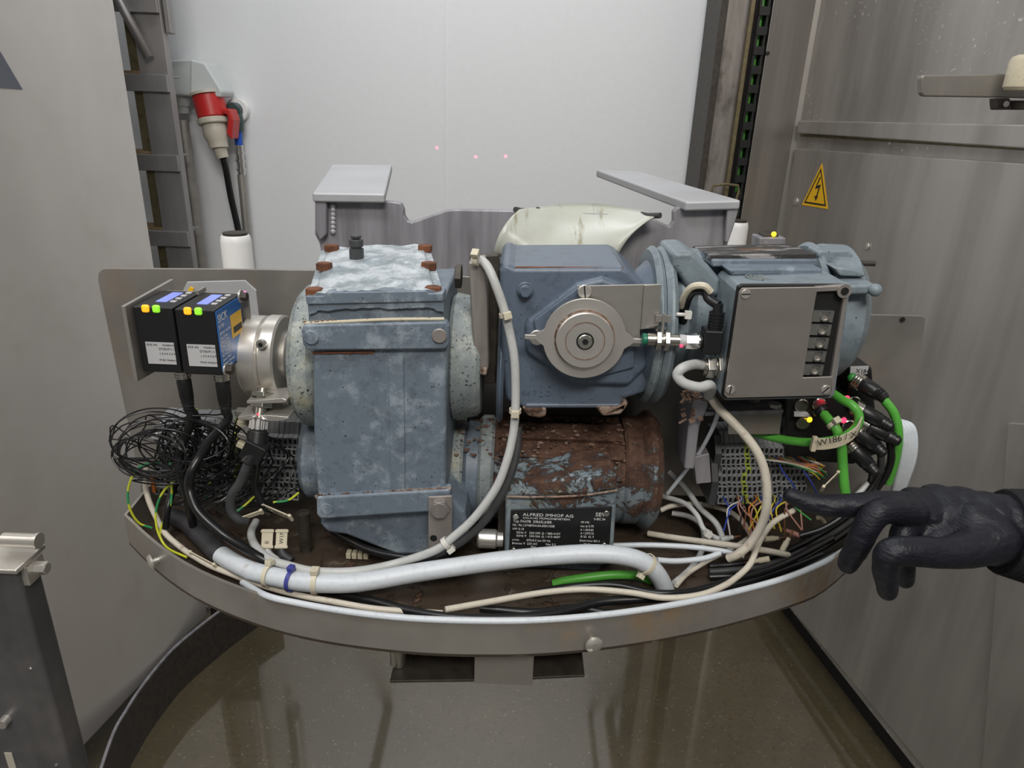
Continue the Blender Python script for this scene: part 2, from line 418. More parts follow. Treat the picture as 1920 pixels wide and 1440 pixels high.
# ---------------------------------------------------------------- room
def struct(name, mb, mat, bevel=0): return mb.build(name, mat, None, bevel, kind='structure')
struct('floor', MB().box((-3, -2.8, -.05), (3, 2.6, 0)), 'floor')
WY = 2.4; sx = P(833, 200, WY).x
struct('wall_back', MB().box((-3, WY, 0), (sx-.003, WY+.1, 3.4)).box((sx+.003, WY, 0), (3, WY+.1, 3.4)).box((sx-.01, WY+.01, 0), (sx+.01, WY+.1, 3.4)), 'wall')
struct('trim_1', MB().box((sx-.003, WY-.003, 0), (sx+.003, WY+.01, 3.4)), 'wall')
struct('wall_left', MB().box((-3.1, -2.8, 0), (-3, 2.6, 3.4)), 'wall')
struct('wall_right', MB().box((3, -2.8, 0), (3.1, 2.6, 3.4)), 'wall')
struct('wall_front', MB().box((-3, -2.9, 0), (3, -2.8, 3.4)), 'wall')
struct('ceiling', MB().box((-3, -2.8, 3.4), (3, 2.6, 3.45)), 'wall')

# ---------------------------------------------------------------- left machine
e1 = V((-.905, 1.72, 0)); ld = V((-.20, -1, 0)).normalized(); ln = V((-ld.y, ld.x, 0)); 
if ln.x < 0: ln = -ln
mp = T('machine_cabinet', 'tall brushed steel machine side panel filling the left of the view', 'machine panel', (e1.x, e1.y, 0))
e2 = e1+ld*1.75
MB().prism([V((e1.x, e1.y, .135)), V((e2.x, e2.y, .135)), V((e2.x, e2.y, 3.0)), V((e1.x, e1.y, 3.0))], -ln*.03).build('sheet', 'panel', mp, bevel=.002)
tri = [PN(a, b, e1, ln)+ln*.0006 for a, b in ((-60, 20), (0, 97), (42, 168), (0, 165), (-60, 158))]
MB().prism(tri, ln*.0005).build('sticker', 'sticker', mp)
MB().box((e1.x-.75, e1.y-.02, 0), (e1.x-.05, e1.y+.0, 3.0)).build('rear_frame', 'ladder', mp)
br = MB().box((e1.x-.02, 1.78, .06), (e1.x+.10, 1.80, .27)); br.build('foot_bracket', 'dark', mp)
bolt(mp, PN(389, 1139, (0, 1.78, 0), Y1), (0, -1, 0), .012, .01, 'steel_l')
# floor guard ring
tp = [(520, 1078), (475, 1105), (429, 1136), (380, 1173), (330, 1215), (295, 1254), (262, 1297), (238, 1335), (217, 1372), (193, 1440), (175, 1510), (163, 1590)]
gp = [PZ(a, b, .15) for a, b in tp]; gp = catmull(gp, 4)
gm = MB(); n = len(gp); vs_ = []
for i, p in enumerate(gp):
    t = (gp[min(i+1, n-1)]-gp[max(i-1, 0)]); nn = V((-t.y, t.x, 0)).normalized()
    if nn.x > 0: nn = -nn
    vs_ += [V((p.x, p.y, 0)), V((p.x, p.y, .15)), V((p.x, p.y, .15))+nn*.006, V((p.x, p.y, 0))+nn*.006]
fs = []
for i in range(n-1):
    for j in range(4): fs.append((4*i+j, 4*i+(j+1) % 4, 4*i+4+(j+1) % 4, 4*i+4+j))
fs += [(0, 1, 2, 3), (4*n-4, 4*n-3, 4*n-2, 4*n-1)]
gm.add(vs_, fs); g = gm.build('floor_guard', 'dark'); 
tag(g, 'curved dark steel guard strip standing on the floor below the left machine panel', 'guard rail')
MB().add([v+V((0, 0, .0005)) for i in range(n) for v in (vs_[4*i+1]+(vs_[4*i+1]-vs_[4*i+2])*.1, vs_[4*i+2])]+[v+V((0, 0, .005)) for i in range(n) for v in (vs_[4*i+1]+(vs_[4*i+1]-vs_[4*i+2])*.1, vs_[4*i+2])],
 [f for i in range(n-1) for f in ((2*i, 2*i+1, 2*i+3, 2*i+2), (2*n+2*i, 2*n+2*i+1, 2*n+2*i+3, 2*n+2*i+2), (2*i, 2*i+2, 2*n+2*i+2, 2*n+2*i), (2*i+1, 2*i+3, 2*n+2*i+3, 2*n+2*i+1))]).build('top_edge', 'galv', g)
# foreground post, lower left
fpz = 1.125; pp = P(30, 1065, .62)
po = T('machine_post', 'square steel post with bolted top plate in the lower left corner', 'post', (pp.x-.05, .65, 0))
MB().box((pp.x-.11, .62, 0), (pp.x, .655, pp.z)).build('profile', 'postdark', po, bevel=.006, segs=3)
MB().box((pp.x-.11, .612, pp.z-.003), (pp.x+.006, .662, pp.z+.003)).build('top_plate', 'steel_l', po, bevel=.002)
MB().box((pp.x-.004, .625, pp.z-.028), (pp.x+.006, .655, pp.z-.003)).build('latch_tab', 'steel_l', po, bevel=.002)
b0 = V((pp.x+.004, .645, pp.z+.018))
MB().cyl(b0-X1*.03, b0+X1*.006, .008, n=20).cyl(b0+X1*.006, b0+X1*.009, .009, n=20).build('hinge_bolt', 'steel_l', po)
bolt(po, V((pp.x+.006, .640, pp.z-.014)), X1, .0075, .012, 'steel_l')
for (a, b) in ((58, 1253), (106, 1434)):
    q = PN(a, b, (0, .62, 0), Y1); MB().ball(q, .0022, 10).build('rivet', 'chrome', po)
q = P(20, 1425, .619); MB().box((q.x-.005, .6185, q.z-.03), (q.x+.004, .6195, q.z+.012)).build('tape_mark', 'beige', po)
q = P(2, 1360, .61); MB().cyl(q, q+Y1*.01, .006, n=12).build('rivet', 'steel_l', po)

# ---------------------------------------------------------------- ladder, socket, pipes on the back wall
LY = 2.1
la = P(324, 200, LY); lb = P(250, 200, LY)
ladr = T('fixed_ladder', 'grey steel ladder frame behind the left machine panel', 'ladder', (la.x-.1, LY, 0))
MB().box((la.x-.080, LY, 0), (la.x, LY+.03, 3.2)).build('side_rail', 'ladder', ladr, bevel=.002)
MB().box((la.x-.34, LY+.06, 0), (la.x-.33, LY+.13, 3.2)).build('side_rail', 'ladder', ladr, bevel=.002)
MB().box((la.x-.108, LY+.01, 0), (la.x-.080, LY+.05, 3.2)).build('rear_web', 'brass', ladr)
for py in (-10, 140, 290, 432):
    q = P(300, py, LY)
    st = MB().box((la.x-.32, LY-.012, q.z-.045), (la.x-.001, LY-.001, q.z)).box((la.x-.32, LY-.006, q.z-.006), (la.x-.012, LY+.10, q.z)).build('tread', 'ladder', ladr, bevel=.002)
    MB().box((la.x-.30, LY+.008, q.z+.0005), (la.x-.05, LY+.09, q.z+.008)).build('tread_lining', 'woodstep', st)
a = P(222, 0, LY-.02); b = P(280, 108, LY-.02)
MB().tube([a+(a-b)*.6, b], .013, n=4, seg=1).build('brace', 'ladder', ladr)
q = P(305, 25, LY)
MB().box((la.x+.003, LY+.01, P(305, 62, LY).z), (la.x+.018, LY+.04, 3.1)).build('cable_duct', 'ladder', ladr, bevel=.003)
cp = P(338, 225, 2.28)
cpo = MB().cyl((cp.x+.005, 2.28, 0), (cp.x+.005, 2.28, cp.z), .019, n=24).build('conduit_pipe', 'steel')
tag(cpo, 'vertical steel conduit pipe rising to the grey power socket', 'pipe')
# power socket (angled box)
SY = 2.30
so = T('power_socket', 'light grey angled wall socket with red three phase outlet', 'socket', P(350, 150, 2.395))
def quad(pts, Y): return [P(a, b, Y) for a, b in pts]
A = quad(((312, 113), (362, 111), (362, 180), (318, 180)), SY)
MB().prism(A, (0, .095, 0)).build('back_box', 'socket', so, bevel=.006, segs=3)
Bx = quad(((356, 111), (384, 118), (417, 172), (414, 183), (356, 178)), SY-.03)
MB().prism(Bx, (0, .10, 0)).build('angled_housing', 'socket', so, bevel=.006, segs=3)
s0 = P(390, 180, SY+.0); s1 = P(400, 222, SY-.01)
MB().cyl(s0, s1, .047, .044, n=32, ch=.003).build('outlet_collar', 'red', so)
MB().cyl(s0+(s0-s1)*.12, s0, .052, n=32).build('outlet_rim', 'beige', so)
l0 = P(420, 205, SY); l1 = P(430, 210, SY); l2 = P(431, 258, SY)
MB().prism([P(a, b, SY-.03) for a, b in ((416, 203), (430, 205), (437, 225), (434, 262), (424, 250), (427, 222), (424, 214), (414, 212))], (0, .06, 0)).build('flap_lid', 'red', so, bevel=.004)
q = P(340, 180, SY+.04)
MB().cyl(q, q-Z1*.03, .03, .02, n=20).cyl(q-Z1*.03, q-Z1*.05, .016, .018, n=20).build('cable_entry', 'socket', so)
pl = T('power_plug', 'beige plug with black cable plugged into the red outlet', 'plug', P(405, 260, SY))
p0 = P(399, 222, SY-.01); p1 = P(409, 268, SY-.02); p2 = P(418, 296, SY-.02)
MB().cyl(p0, p0+(p1-p0)*.25, .046, n=32, ch=.003).build('locking_ring', 'beige', pl)
MB().lathe(p0+(p1-p0)*.25, p1-p0, [(0, .036), (.03, .038), (.05, .030), (.07, .028)], 28).tube([p0+(p1-p0)*.95, p1, p2], .024, n=16, rr=lambda t: 1.1-.35*t).build('body', 'beige', pl)
MB().tube([p2, P(424, 320, SY), P(433, 370, SY+.02), P(448, 440, SY+.03), P(453, 500, SY+.03), P(460, 600, SY+.03)], .010, n=12).build('cable', 'blackrub', pl)
# hose pipe with valve
ho = T('water_pipe', 'thin steel pipe with dark green valve and blue sleeve on the white wall', 'pipe', P(450, 330, 2.36))
q = P(443, 206, 2.37)
MB().cyl(q+Y1*.028, q+Y1*.0, .034, n=28).build('wall_rosette', 'whiteplastic', ho)
MB().cyl(q+Y1*.0, q-Y1*.03, .022, n=24, ch=.003).tube([q-Y1*.01, P(445, 225, 2.35), P(446, 245, 2.35)], .018, n=14).build('valve', 'darkgreen', ho)
MB().cyl(P(446, 246, 2.35), P(448, 272, 2.35), .012, n=16).build('blue_sleeve', 'bluehose', ho)
MB().cyl(P(448, 272, 2.35), P(453, 328, 2.35), .012, n=16).ring(P(449.3, 288, 2.35), Z1, .015, .0, .006).ring(P(450.5, 303, 2.35), Z1, .015, .0, .006).ring(P(452, 320, 2.35), Z1, .015, .0, .006).build('fitting', 'chrome', ho)
MB().cyl(P(452.5, 328, 2.35), P(475, 560, 2.35), .013, n=16).build('tube', 'steel', ho)
# white cylinders
def roller(px, pt, wpx, Y, label, slot):
    c = P(px, pt, Y); r = wpx/2/FPX*(P(px, pt, Y)-CAM).dot(fw)
    t = T('plastic_roller', label, 'roller', (c.x, Y, c.z-.3))
    MB().lathe((c.x, Y, c.z-.3), Z1, [(0, r), (.3-.012, r), (.3-.003, r*.94), (.3, r*.86)], 36).build('cylinder', 'whiteplastic', t)
    MB().cyl((c.x, Y, c.z), (c.x, Y, c.z+.004), r*.80, n=30).build('cap', 'dark', t)
    MB().cyl((c.x, Y, .93), (c.x, Y, c.z-.3), r*.5, n=20).box((c.x-.02, Y-.02, .92), (c.x+.02, WY-.001, .95)).build('wall_arm', 'steel', t)
roller(441, 440, 56, 1.25, 'white plastic cylinder standing left under the power plug cable', 0)
roller(1384, 416, 40, 1.6, 'white plastic cylinder at the right beside the steel column', 0)

# ---------------------------------------------------------------- right machine
# door column with cable chain
col = T('machine_column', 'dark steel door column beside the white wall on the right', 'column', (P(1340, 200, 2.2).x, 2.2, 0))
def vbox(px0, px1, Y, th, name, mat, parent, z1=3.1, z0=0, py=100, bev=.002):
    a = P(px0, py, Y); b = P(px1, py, Y)
    return MB().box((a.x, Y, z0), (b.x, Y+th, z1)).build(name, mat, parent, bevel=bev)
vbox(1341, 1354, 2.20, .18, 'front_flange', 'dark', col)
vbox(1353, 1398, 2.26, .08, 'web', 'arm', col)
vbox(1396, 1404, 2.22, .02, 'guide_rod', 'brass', col)
vbox(1400, 1440, 2.30, .05, 'recess', 'hole', col)
chn = T('cable_chain', 'black cable chain with green cables hanging in the column recess', 'cable chain', (P(1420, 200, 2.2).x, 2.2, .4))
cx0 = P(1412, 100, 2.2).x; cx1 = P(1431, 100, 2.2).x
mm_ = MB(); mm_.box((cx0, 2.2, .6), (cx0+.006, 2.25, 3.0)); mm_.box((cx1-.006, 2.2, .6), (cx1, 2.25, 3.0))
z = .62
while z < 3.0: mm_.box((cx0, 2.195, z), (cx1, 2.2, z+.022)); z += .05
mm_.build('links', 'black', chn)
MB().cyl(((cx0+cx1)/2, 2.225, .6), ((cx0+cx1)/2, 2.225, 3.0), .0055, n=10).build('cable', 'green', chn)
a = P(1338, 348, 2.18); b = P(1384, 348, 2.18)
tag(MB().tube([a-Z1*.03, a, b, b-Z1*.04], .004, n=8, seg=2).build('wire_bracket', 'brass'), 'small bent brass wire bracket in front of the column foot', 'bracket')
# machine body
_k = P(1493, 250, 1).x; _y = (.944+1.893*.17)/(_k+.17)
ra = V((_k*_y, _y, 0)); rd = (V((.17, -1, 0))).normalized(); rn = V((rd.y, -rd.x, 0))
if rn.x > 0: rn = -rn
def RP(px, py, off=0): return PN(px, py, ra+rn*off, rn)
mb_ = T('machine_housing', 'grey steel machine housing filling the right of the view', 'machine', (ra.x, ra.y, 0))
rb = ra+rd*2.2
MB().prism([V((ra.x, ra.y, .0))+Z1*.1, V((rb.x, rb.y, 0))+Z1*.1, V((rb.x, rb.y, 3.0)), V((ra.x, ra.y, 3.0))], -rn*.04).build('side_panel', 'splash', mb_, bevel=.002)
cl = P(1436, 100, 2.2)
MB().prism([V((cl.x, 2.2, .0)), V((ra.x, ra.y, 0)), V((ra.x+.05, 2.34, 0)), V((cl.x+.02, 2.34, 0))], (0, 0, 3.0)).build('corner_column', 'panel_r', mb_, bevel=.003)
q = P(1437, 100, 2.198); MB().cyl(q+X1*.004-Y1*.001, q+X1*.004+Y1*.004, .0055, n=14).build('hole', 'hole', mb_)
def rpanel(pix, off, th, name, mat, parent, bev=.0015):
    return MB().prism([RP(a, b, off+th) for a, b in pix], -rn*th).build(name, mat, parent, bevel=bev)
rpanel(((1496, 226), (2080, 236), (2080, 290), (1494, 250)), 0, .025, 'rail', 'panel_r', mb_, .004)
rpanel(((1500, 251), (2080, 285), (2080, 292), (1500, 256)), 0, .004, 'sealant', 'brass', mb_)
cov = rpanel(((1490, 278), (2080, 317), (2080, 1000), (2080, 1700), (1900, 1640), (1480, 1138), (1440, 1090), (1440, 700)), 0, .012, 'lower_cover', 'panel_r', mb_, .003)
rpanel(((1889, 792), (2080, 805), (2080, 1500), (1835, 1500)), .012, .012, 'front_cover', 'panel_r', mb_, .003)
for (px, py, r_) in ((1493, 378, .012), (1627, 462, .009), (1740, 640, .0)):
    if r_:
        q = RP(px, py, .012); MB().cyl(q, q+rn*.004, r_, n=20, ch=.001).cyl(q+rn*.004, q+rn*.0045, r_*.45, n=6, sm=False).build('cover_screw', 'steel_l', mb_)
# black strip painting in the shadow gap under the raised side panel
MB().prism([V((ra.x+.05, ra.y, 0)), V((rb.x+.05, rb.y, 0)), V((rb.x+.06, rb.y, .1)), V((ra.x+.06, ra.y, .1))], (.02, 0, 0)).build('gap_shadow', 'hole', mb_)
# warning sign
ws = T('warning_sign', 'yellow triangular electric shock warning sticker on the right machine cover', 'sign', RP(1528, 390, .012))
o0 = .0125
def tri_pts(s, off):
    c3 = [RP(1541, 306, off), RP(1552, 392, off), RP(1503, 384, off)]; c = (c3[0]+c3[1]+c3[2])/3
    return [c+(p-c)*s for p in c3]
MB().prism(tri_pts(1, .0135), -rn*.001).build('yellow_plate', 'yellow', ws)
i1 = tri_pts(.84, .0139); i2 = tri_pts(.72, .0139)
MB().add(i1+i2, [(0, 1, 4, 3), (1, 2, 5, 4), (2, 0, 3, 5)]).build('black_border', 'ink', ws)
MB().prism([RP(a, b, .0142) for a, b in ((1537, 332), (1528, 354), (1535, 352), (1530, 368), (1527, 367), (1529, 377), (1534, 367), (1532, 368), (1539, 346), (1532, 348), (1539, 333))], rn*.0002).build('lightning_bolt', 'ink', ws)
# bar with cream knob
ba = T('clamp_bar', 'flat grey steel bar with rounded end at the upper right', 'bar', P(1850, 160, 1.05))
pts = [(1732, 140), (1727, 146), (1727, 174), (1733, 181), (1870, 183), (2050, 187), (2050, 142), (1880, 138)]
FP(MB(), pts, 1.05, .012).build('blade', 'plate', ba, bevel=.003)
FP(MB(), ((1870, 184), (1895, 184), (1896, 203), (1873, 203)), 1.05, .02).build('lug', 'dark', ba, bevel=.002)
q = P(1886, 195, 1.05); MB().cyl(q-Y1*.001, q+Y1*.002, .004, n=14).build('lug_hole', 'chrome', ba)
FP(MB(), ((1895, 188), (2050, 190), (2050, 206), (1897, 206)), 1.06, .05).build('holder', 'dark', ba, bevel=.002)
kp = P(1925, 136, 1.02)
MB().lathe((kp.x, 1.02, kp.z-.022), Z1, [(0, .020), (.004, .023), (.036, .023), (.041, .020), (.043, .015)], 36).build('knob', 'tag', ba)['label'] = 'cream coloured round plastic knob'
# little box with yellow LED
_q = P(1446, 500, 1.12); 
lb_ = T('junction_box', 'small grey metal box with a yellow light behind the right motor', 'junction box', P(1446, 460, 1.1))
FP(MB(), ((1424, 446), (1474, 446), (1472, 520), (1419, 520)), 1.1, .04).build('box', 'galv', lb_, bevel=.002)
FP(MB(), ((1432, 438), (1460, 438), (1462, 446), (1430, 446)), 1.11, .03).build('lamp_base', 'dark', lb_, bevel=.003)
MB().box((_q.x-.01, 1.115, .93), (_q.x+.01, 1.135, _q.z)).box((_q.x-.01, 1.115, .92), (_q.x+.01, WY-.001, .95)).build('wall_arm', 'steel', lb_)
q = P(1451, 439, 1.105); MB().ball(q, .004, 12).build('light', 'yled', lb_)
q = P(1436, 456, 1.1); MB().cyl(q, q-Y1*.002, .003, n=12).build('screw', 'steel_l', lb_)
# laser dots thrown on the wall by the sensors
def laser(px, py, e, c=(1, .04, .12)):
    tgt = P(px, py, WY); src = tgt+V((0, -.30, .0))
    l = bpy.data.lights.new('laser_spot', 'SPOT'); l.energy = e; l.color = c; l.spot_size = R(2.4); l.spot_blend = 1; l.shadow_soft_size = 0
    o = bpy.data.objects.new('laser_spot', l); C.objects.link(o); o.location = src; o.rotation_euler = (tgt-src).to_track_quat('-Z', 'Y').to_euler()
for a, b in ((819, 277), (892, 294), (948, 293)): laser(a, b, 9)

# ---------------------------------------------------------------- carriage tray and plates
ZR = 1.18
rim_px = [(257, 930), (232, 965), (268, 1000), (310, 1034), (360, 1065), (430, 1096), (510, 1122), (600, 1142), (700, 1156), (800, 1165), (900, 1168), (1000, 1167), (1100, 1160), (1200, 1148), (1300, 1131), (1400, 1108), (1480, 1085), (1560, 1052)]
rim = [PZ(a, b, ZR) for a, b in rim_px]
rim[0] = V((-.425, .79, ZR)); rim += [V((.405, .68, ZR)), V((.46, .79, ZR))]
tray = T('carriage_tray', 'curved steel tray carrying the two gear motors, stained along its rim', 'tray', (0, .65, ZR-.04))
cr = [rim[0]]+catmull(rim[1:], 4)
HR = .036
n = len(cr); vs_ = []; fs = []
for i, p in enumerate(cr):
    t = cr[min(i+1, n-1)]-cr[max(i-1, 0)]; nn = V((-t.y, t.x, 0)).normalized()
    if nn.dot(V((0, .75, ZR))-p) < 0: nn = -nn
    vs_ += [p-Z1*HR, p, p+nn*.003, p+nn*.003-Z1*HR]
for i in range(n-1):
    for j in range(4): fs.append((4*i+j, 4*i+(j+1) % 4, 4*i+4+(j+1) % 4, 4*i+4+j))
MB().add(vs_, fs).build('rim', 'tray', tray)
fl = [p-Z1*(HR-.001) for p in cr]
MB().prism(fl, (0, 0, -.003)).build('base_sheet', 'trayfloor', tray)
for px, py in ((292, 1051), (1111, 1202), (1400, 1142)):
    if px == 1400: continue
    # find rim surface point by marching along the ray
    best = min(cr, key=lambda p: abs((p-CAM).dot(rt)/(p-CAM).dot(fw)*FPX+960-px)+(0 if p.y < .75 else 999))
    c0 = P(px, py, best.y if px > 400 else best.y-.004); od = (c0-V((c0.x*.2, .85, c0.z))); od.z = 0; od.normalize()
    MB().cyl(c0-od*.010, c0+od*.004, .0028, n=12).lathe(c0+od*.004, od, [(0, .008), (.0015, .008), (.003, .006), (.0036, .003)], 24).build('button_bolt', 'steel_l', tray)
# bracket under tray
ub = T('tray_bracket', 'bent steel bracket with two plate wings hanging under the tray', 'bracket', (0, .6, 1.09))
zb = 1.085
def zq(pix, z): return [PZ(a, b, z) for a, b in pix]
f0 = zq(((731, 1281), (889, 1279), (998, 1275), (1096, 1270)), zb); yb = .66
MB().prism([f0[0], f0[1], V((f0[1].x, yb, zb)), V((f0[0].x, yb, zb))], (0, 0, .003)).build('left_wing', 'dark', ub, bevel=.0008)  # dark material on both wings puts the tray's shadow into their colour
MB().prism([f0[2], f0[3], V((f0[3].x, yb, zb)), V((f0[2].x, yb, zb))], (0, 0, .003)).build('right_wing', 'dark', ub, bevel=.0008)
MB().box((f0[1].x, f0[1].y-.002, zb), (f0[2].x, f0[1].y+.002, ZR-HR-.004)).box((f0[1].x, f0[1].y, zb), (f0[1].x+.003, yb, ZR-HR-.004)).box((f0[2].x-.003, f0[1].y, zb), (f0[2].x, yb, ZR-HR-.004)).build('centre_channel', 'steel', ub, bevel=.0008)
q = PZ(748, 1243, zb+.003)
MB().cyl(V((q.x, q.y, zb+.003)), V((q.x, q.y, ZR-HR-.004)), .0085, n=28, ch=.001).build('spacer', 'chrome', ub)
# back plates
PY = .80
def plate(name, pix, label, Y=PY, mat='plate', th=.004):
    t = T(name, label, 'plate', P(sum(a for a, b in pix)/len(pix), max(b for a, b in pix), Y))
    FP(MB(), pix, Y, th).build('sheet', mat, t, bevel=.001)
    return t
pl1 = plate('mounting_plate', ((198, 503), (400, 504), (700, 508), (900, 520), (900, 1000), (268, 985), (262, 900), (183, 525), (184, 512), (190, 505)), 'flat stained steel mounting plate with rounded corner behind the two sensors')
pl2 = plate('mounting_plate', ((880, 560), (1640, 590), (1728, 592), (1736, 597), (1690, 930), (1680, 985), (880, 1000)), 'flat stained steel mounting plate behind the right motor', PY+.006)
q = P(1692, 599, PY+.005); MB().cyl(q, q-Y1*.001, .003, n=12).build('hole', 'hole', pl2)
# big lifting bracket behind
BY = .90
lbk = T('lifting_bracket', 'large wavy edged galvanised steel bracket with two shelf ledges behind the gearboxes', 'bracket', P(960, 500, BY))
front = [(590, 372), (735, 378), (752, 381), (757, 392), (758, 404), (764, 414), (772, 417), (790, 411), (836, 395), (855, 393), (960, 395), (1100, 400), (1216, 405), (1240, 418), (1256, 425), (1262, 414), (1262, 396), (1270, 389), (1282, 388), (1384, 388), (1378, 420), (1364, 460), (1340, 520), (1330, 600), (860, 600), (620, 560), (598, 455), (590, 440)]
front = [(a, b) for a, b in front if (a, b) != (1340, 520)]
FP(MB(), front, BY, .012).build('web_plate', 'galv', lbk, bevel=.002)
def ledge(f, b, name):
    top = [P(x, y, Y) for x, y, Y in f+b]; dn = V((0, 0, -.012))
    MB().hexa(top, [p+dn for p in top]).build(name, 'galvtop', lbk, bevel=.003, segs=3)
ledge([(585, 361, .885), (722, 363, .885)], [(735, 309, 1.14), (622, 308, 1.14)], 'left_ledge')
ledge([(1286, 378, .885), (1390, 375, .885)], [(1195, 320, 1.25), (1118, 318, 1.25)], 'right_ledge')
FP(MB(), ((590, 372), (612, 374), (612, 440), (600, 452), (590, 430)), .888, .012).build('left_gusset', 'galv', lbk, bevel=.002)
wl_ = MB()
for i in range(7): wl_.ball(P(624, 386+i*8, .898), (.004, .003, .004), 10)
wl_.build('weld_seam', 'galvtop', lbk)
FP(MB(), ((1364, 384), (1388, 376), (1384, 400), (1366, 455), (1360, 455)), .888, .012).build('right_gusset', 'galv', lbk, bevel=.002)
# curved plastic sheet
sh = []
prof = [(0, 1.0), (.16, 1.0), (.33, 1.0), (.5, 1.0), (.66, 1.0), (.83, 1.0), (1, 1.0)]
botl = [P(925, 478, .84), P(960, 482, .83), P(1010, 484, .82), P(1060, 486, .82), P(1105, 488, .83), P(1150, 492, .85)]
topl = [P(972, 394, .86), P(1020, 389, .90), P(1080, 384, .93), P(1135, 386, .93), P(1190, 394, .91), P(1236, 404, .87)]
midl = [P(940, 432, .83), P(985, 432, .84), P(1040, 430, .86), P(1095, 430, .87), P(1145, 434, .87), P(1185, 440, .86)]
rows = []
for j in range(13):
    t = j/12; rows.append(catmull([(a*(1-t)*(1-t)+(b*2-(a+c)/2)*2*t*(1-t)+c*t*t) for a, b, c in zip(botl, midl, topl)], 5))
nc = len(rows[0]); vs_ = [p for r_ in rows for p in r_]
psh = T('plastic_guard', 'curved yellowed plastic sheet with dark stains behind the right angle gearbox', 'guard', P(1040, 490, .84))
o = MB().add(vs_, [(j*nc+k, j*nc+k+1, (j+1)*nc+k+1, (j+1)*nc+k) for j in range(12) for k in range(nc-1)], 0, True).build('sheet', 'sheet', psh)
sd = o.modifiers.new('s', 'SOLIDIFY'); sd.thickness = .002
MB().tube([P(966, 393, .86), P(985, 396, .875), P(1010, 393, .89)], .0035, n=8).build('frayed_edge', 'darkgrey', psh)
MB().tube([P(1196, 400, .905), P(1215, 404, .88), P(1238, 404, .865)], .0035, n=8).build('frayed_edge', 'darkgrey', psh)
crv = [rows[j][int(nc*.42)] for j in range(0, 12)]
MB().tube([p-V((0, .0015, -.0005)) for p in crv], .0006, n=5, seg=2).build('scratch_line', 'ink', psh)

# ---------------------------------------------------------------- left gearbox
def xcyl(mb, px0, px1, pyc, Yc, r, ch=.003, n=48, r2=None):
    a = P((px0+px1)/2, pyc, Yc); b = a.copy(); a.x = P(px0, pyc, Yc-r*.92).x; b.x = P(px1, pyc, Yc-r*.92).x
    mb.cyl(a, b, r, r2, n, 0, True, ch); return a, b
gl = T('gear_reducer', 'large blue grey parallel shaft gearbox with corroded top cover and rusty bolts on the left', 'gearbox', P(720, 1035, .66))
mb = MB(); FP(mb, ((585, 640), (838, 640), (836, 925), (597, 945), (588, 860)), .605, .15)
FP(mb, ((576, 572), (831, 566), (833, 640), (578, 645)), .607, .145)
mb.build('housing', 'blue', gl, bevel=.004, segs=3)
MB_ = MB(); FP(MB_, ((727, 668), (757, 667), (760, 925), (732, 928)), .6035, .01); MB_.build('rib', 'blue', gl, bevel=.0012)
# lower housing rounded bottom
FP(MB(), ((600, 950), (838, 925), (872, 960), (880, 1000), (858, 1030), (820, 1042), (745, 1042), (712, 1030), (650, 1005), (612, 1000), (600, 985)), .615, .13).build('lower_housing', 'blue', gl, bevel=.005, segs=3)
# upper and lower front bands
b1 = FP(MB(), ((570, 609), (836, 603), (843, 612), (842, 648), (834, 656), (575, 658), (567, 645), (564, 620)), .598, .012).build('front_band', 'blue', gl, bevel=.0025, segs=3)
for px, py, mt in ((584, 632, 'blue'), (824, 629, 'arm')):
    q = P(px, py, .598); MB().cyl(q, q-Y1*.0022, .0068, n=28, ch=.0007).build('band_plug', mt, b1)
b2 = FP(MB(), ((592, 932), (845, 918), (846, 958), (600, 975), (593, 965)), .598, .014).build('lower_band', 'blue', gl, bevel=.003, segs=3)
q = P(613, 954, .598); MB().cyl(q, q-Y1*.001, .0062, n=28, ch=.0004).build('band_plug', 'blue', b2)
# sealant lines
MB().tube([P(570, 606, .603), P(640, 603, .602), P(730, 599, .602), P(833, 598, .602)], .0016, n=8).build('corroded_seam', 'tag', gl)
MB().tube([P(592, 932, .602), P(660, 928, .602), P(760, 921, .602), P(846, 916, .602)], .0018, n=8).build('corroded_seam', 'rustflake', gl)
MB().tube([P(586, 662, .6045), P(640, 661, .604), P(700, 660, .604)], .0011, n=6).build('rust_seam', 'rust', gl)
mb = MB(); rr = random.Random(9)
for i in range(150):
    u = rr.random()
    if i % 3 == 0: a, b, m_ = P(568+u*270, 604-u*6+rr.uniform(-3, 3), .602), .0012, 'x'
    elif i % 3 == 1: a, b = P(592+u*252, 931-u*14+rr.uniform(-4, 2), .601), .0013
    else: a, b = P(585+u*120, 661+rr.uniform(-2, 3), .6045), .0009
    mb.ball(a, (b*rr.uniform(.7, 2.2), b*.8, b*rr.uniform(.5, 1)), 6)
o = mb.build('corrosion_crumbs', 'rustflake', gl); o['kind'] = 'stuff'
# side flanges
mb = MB(); a_, b_ = xcyl(mb, 533, 585, 665, .69, .074, .006); mb.build('left_flange', 'blueworn', gl)
mb = MB(); xcyl(mb, 838, 900, 668, .69, .066, .004, r2=.062); mb.build('right_flange', 'blueworn', gl)
mb = MB(); xcyl(mb, 553, 605, 850, .695, .050, .006); mb.build('lower_bearing_boss', 'blue', gl)
mb = MB(); FP(mb, ((838, 745), (878, 745), (876, 775), (838, 780)), .66, .05); mb.build('side_lug', 'blueworn', gl, bevel=.004)
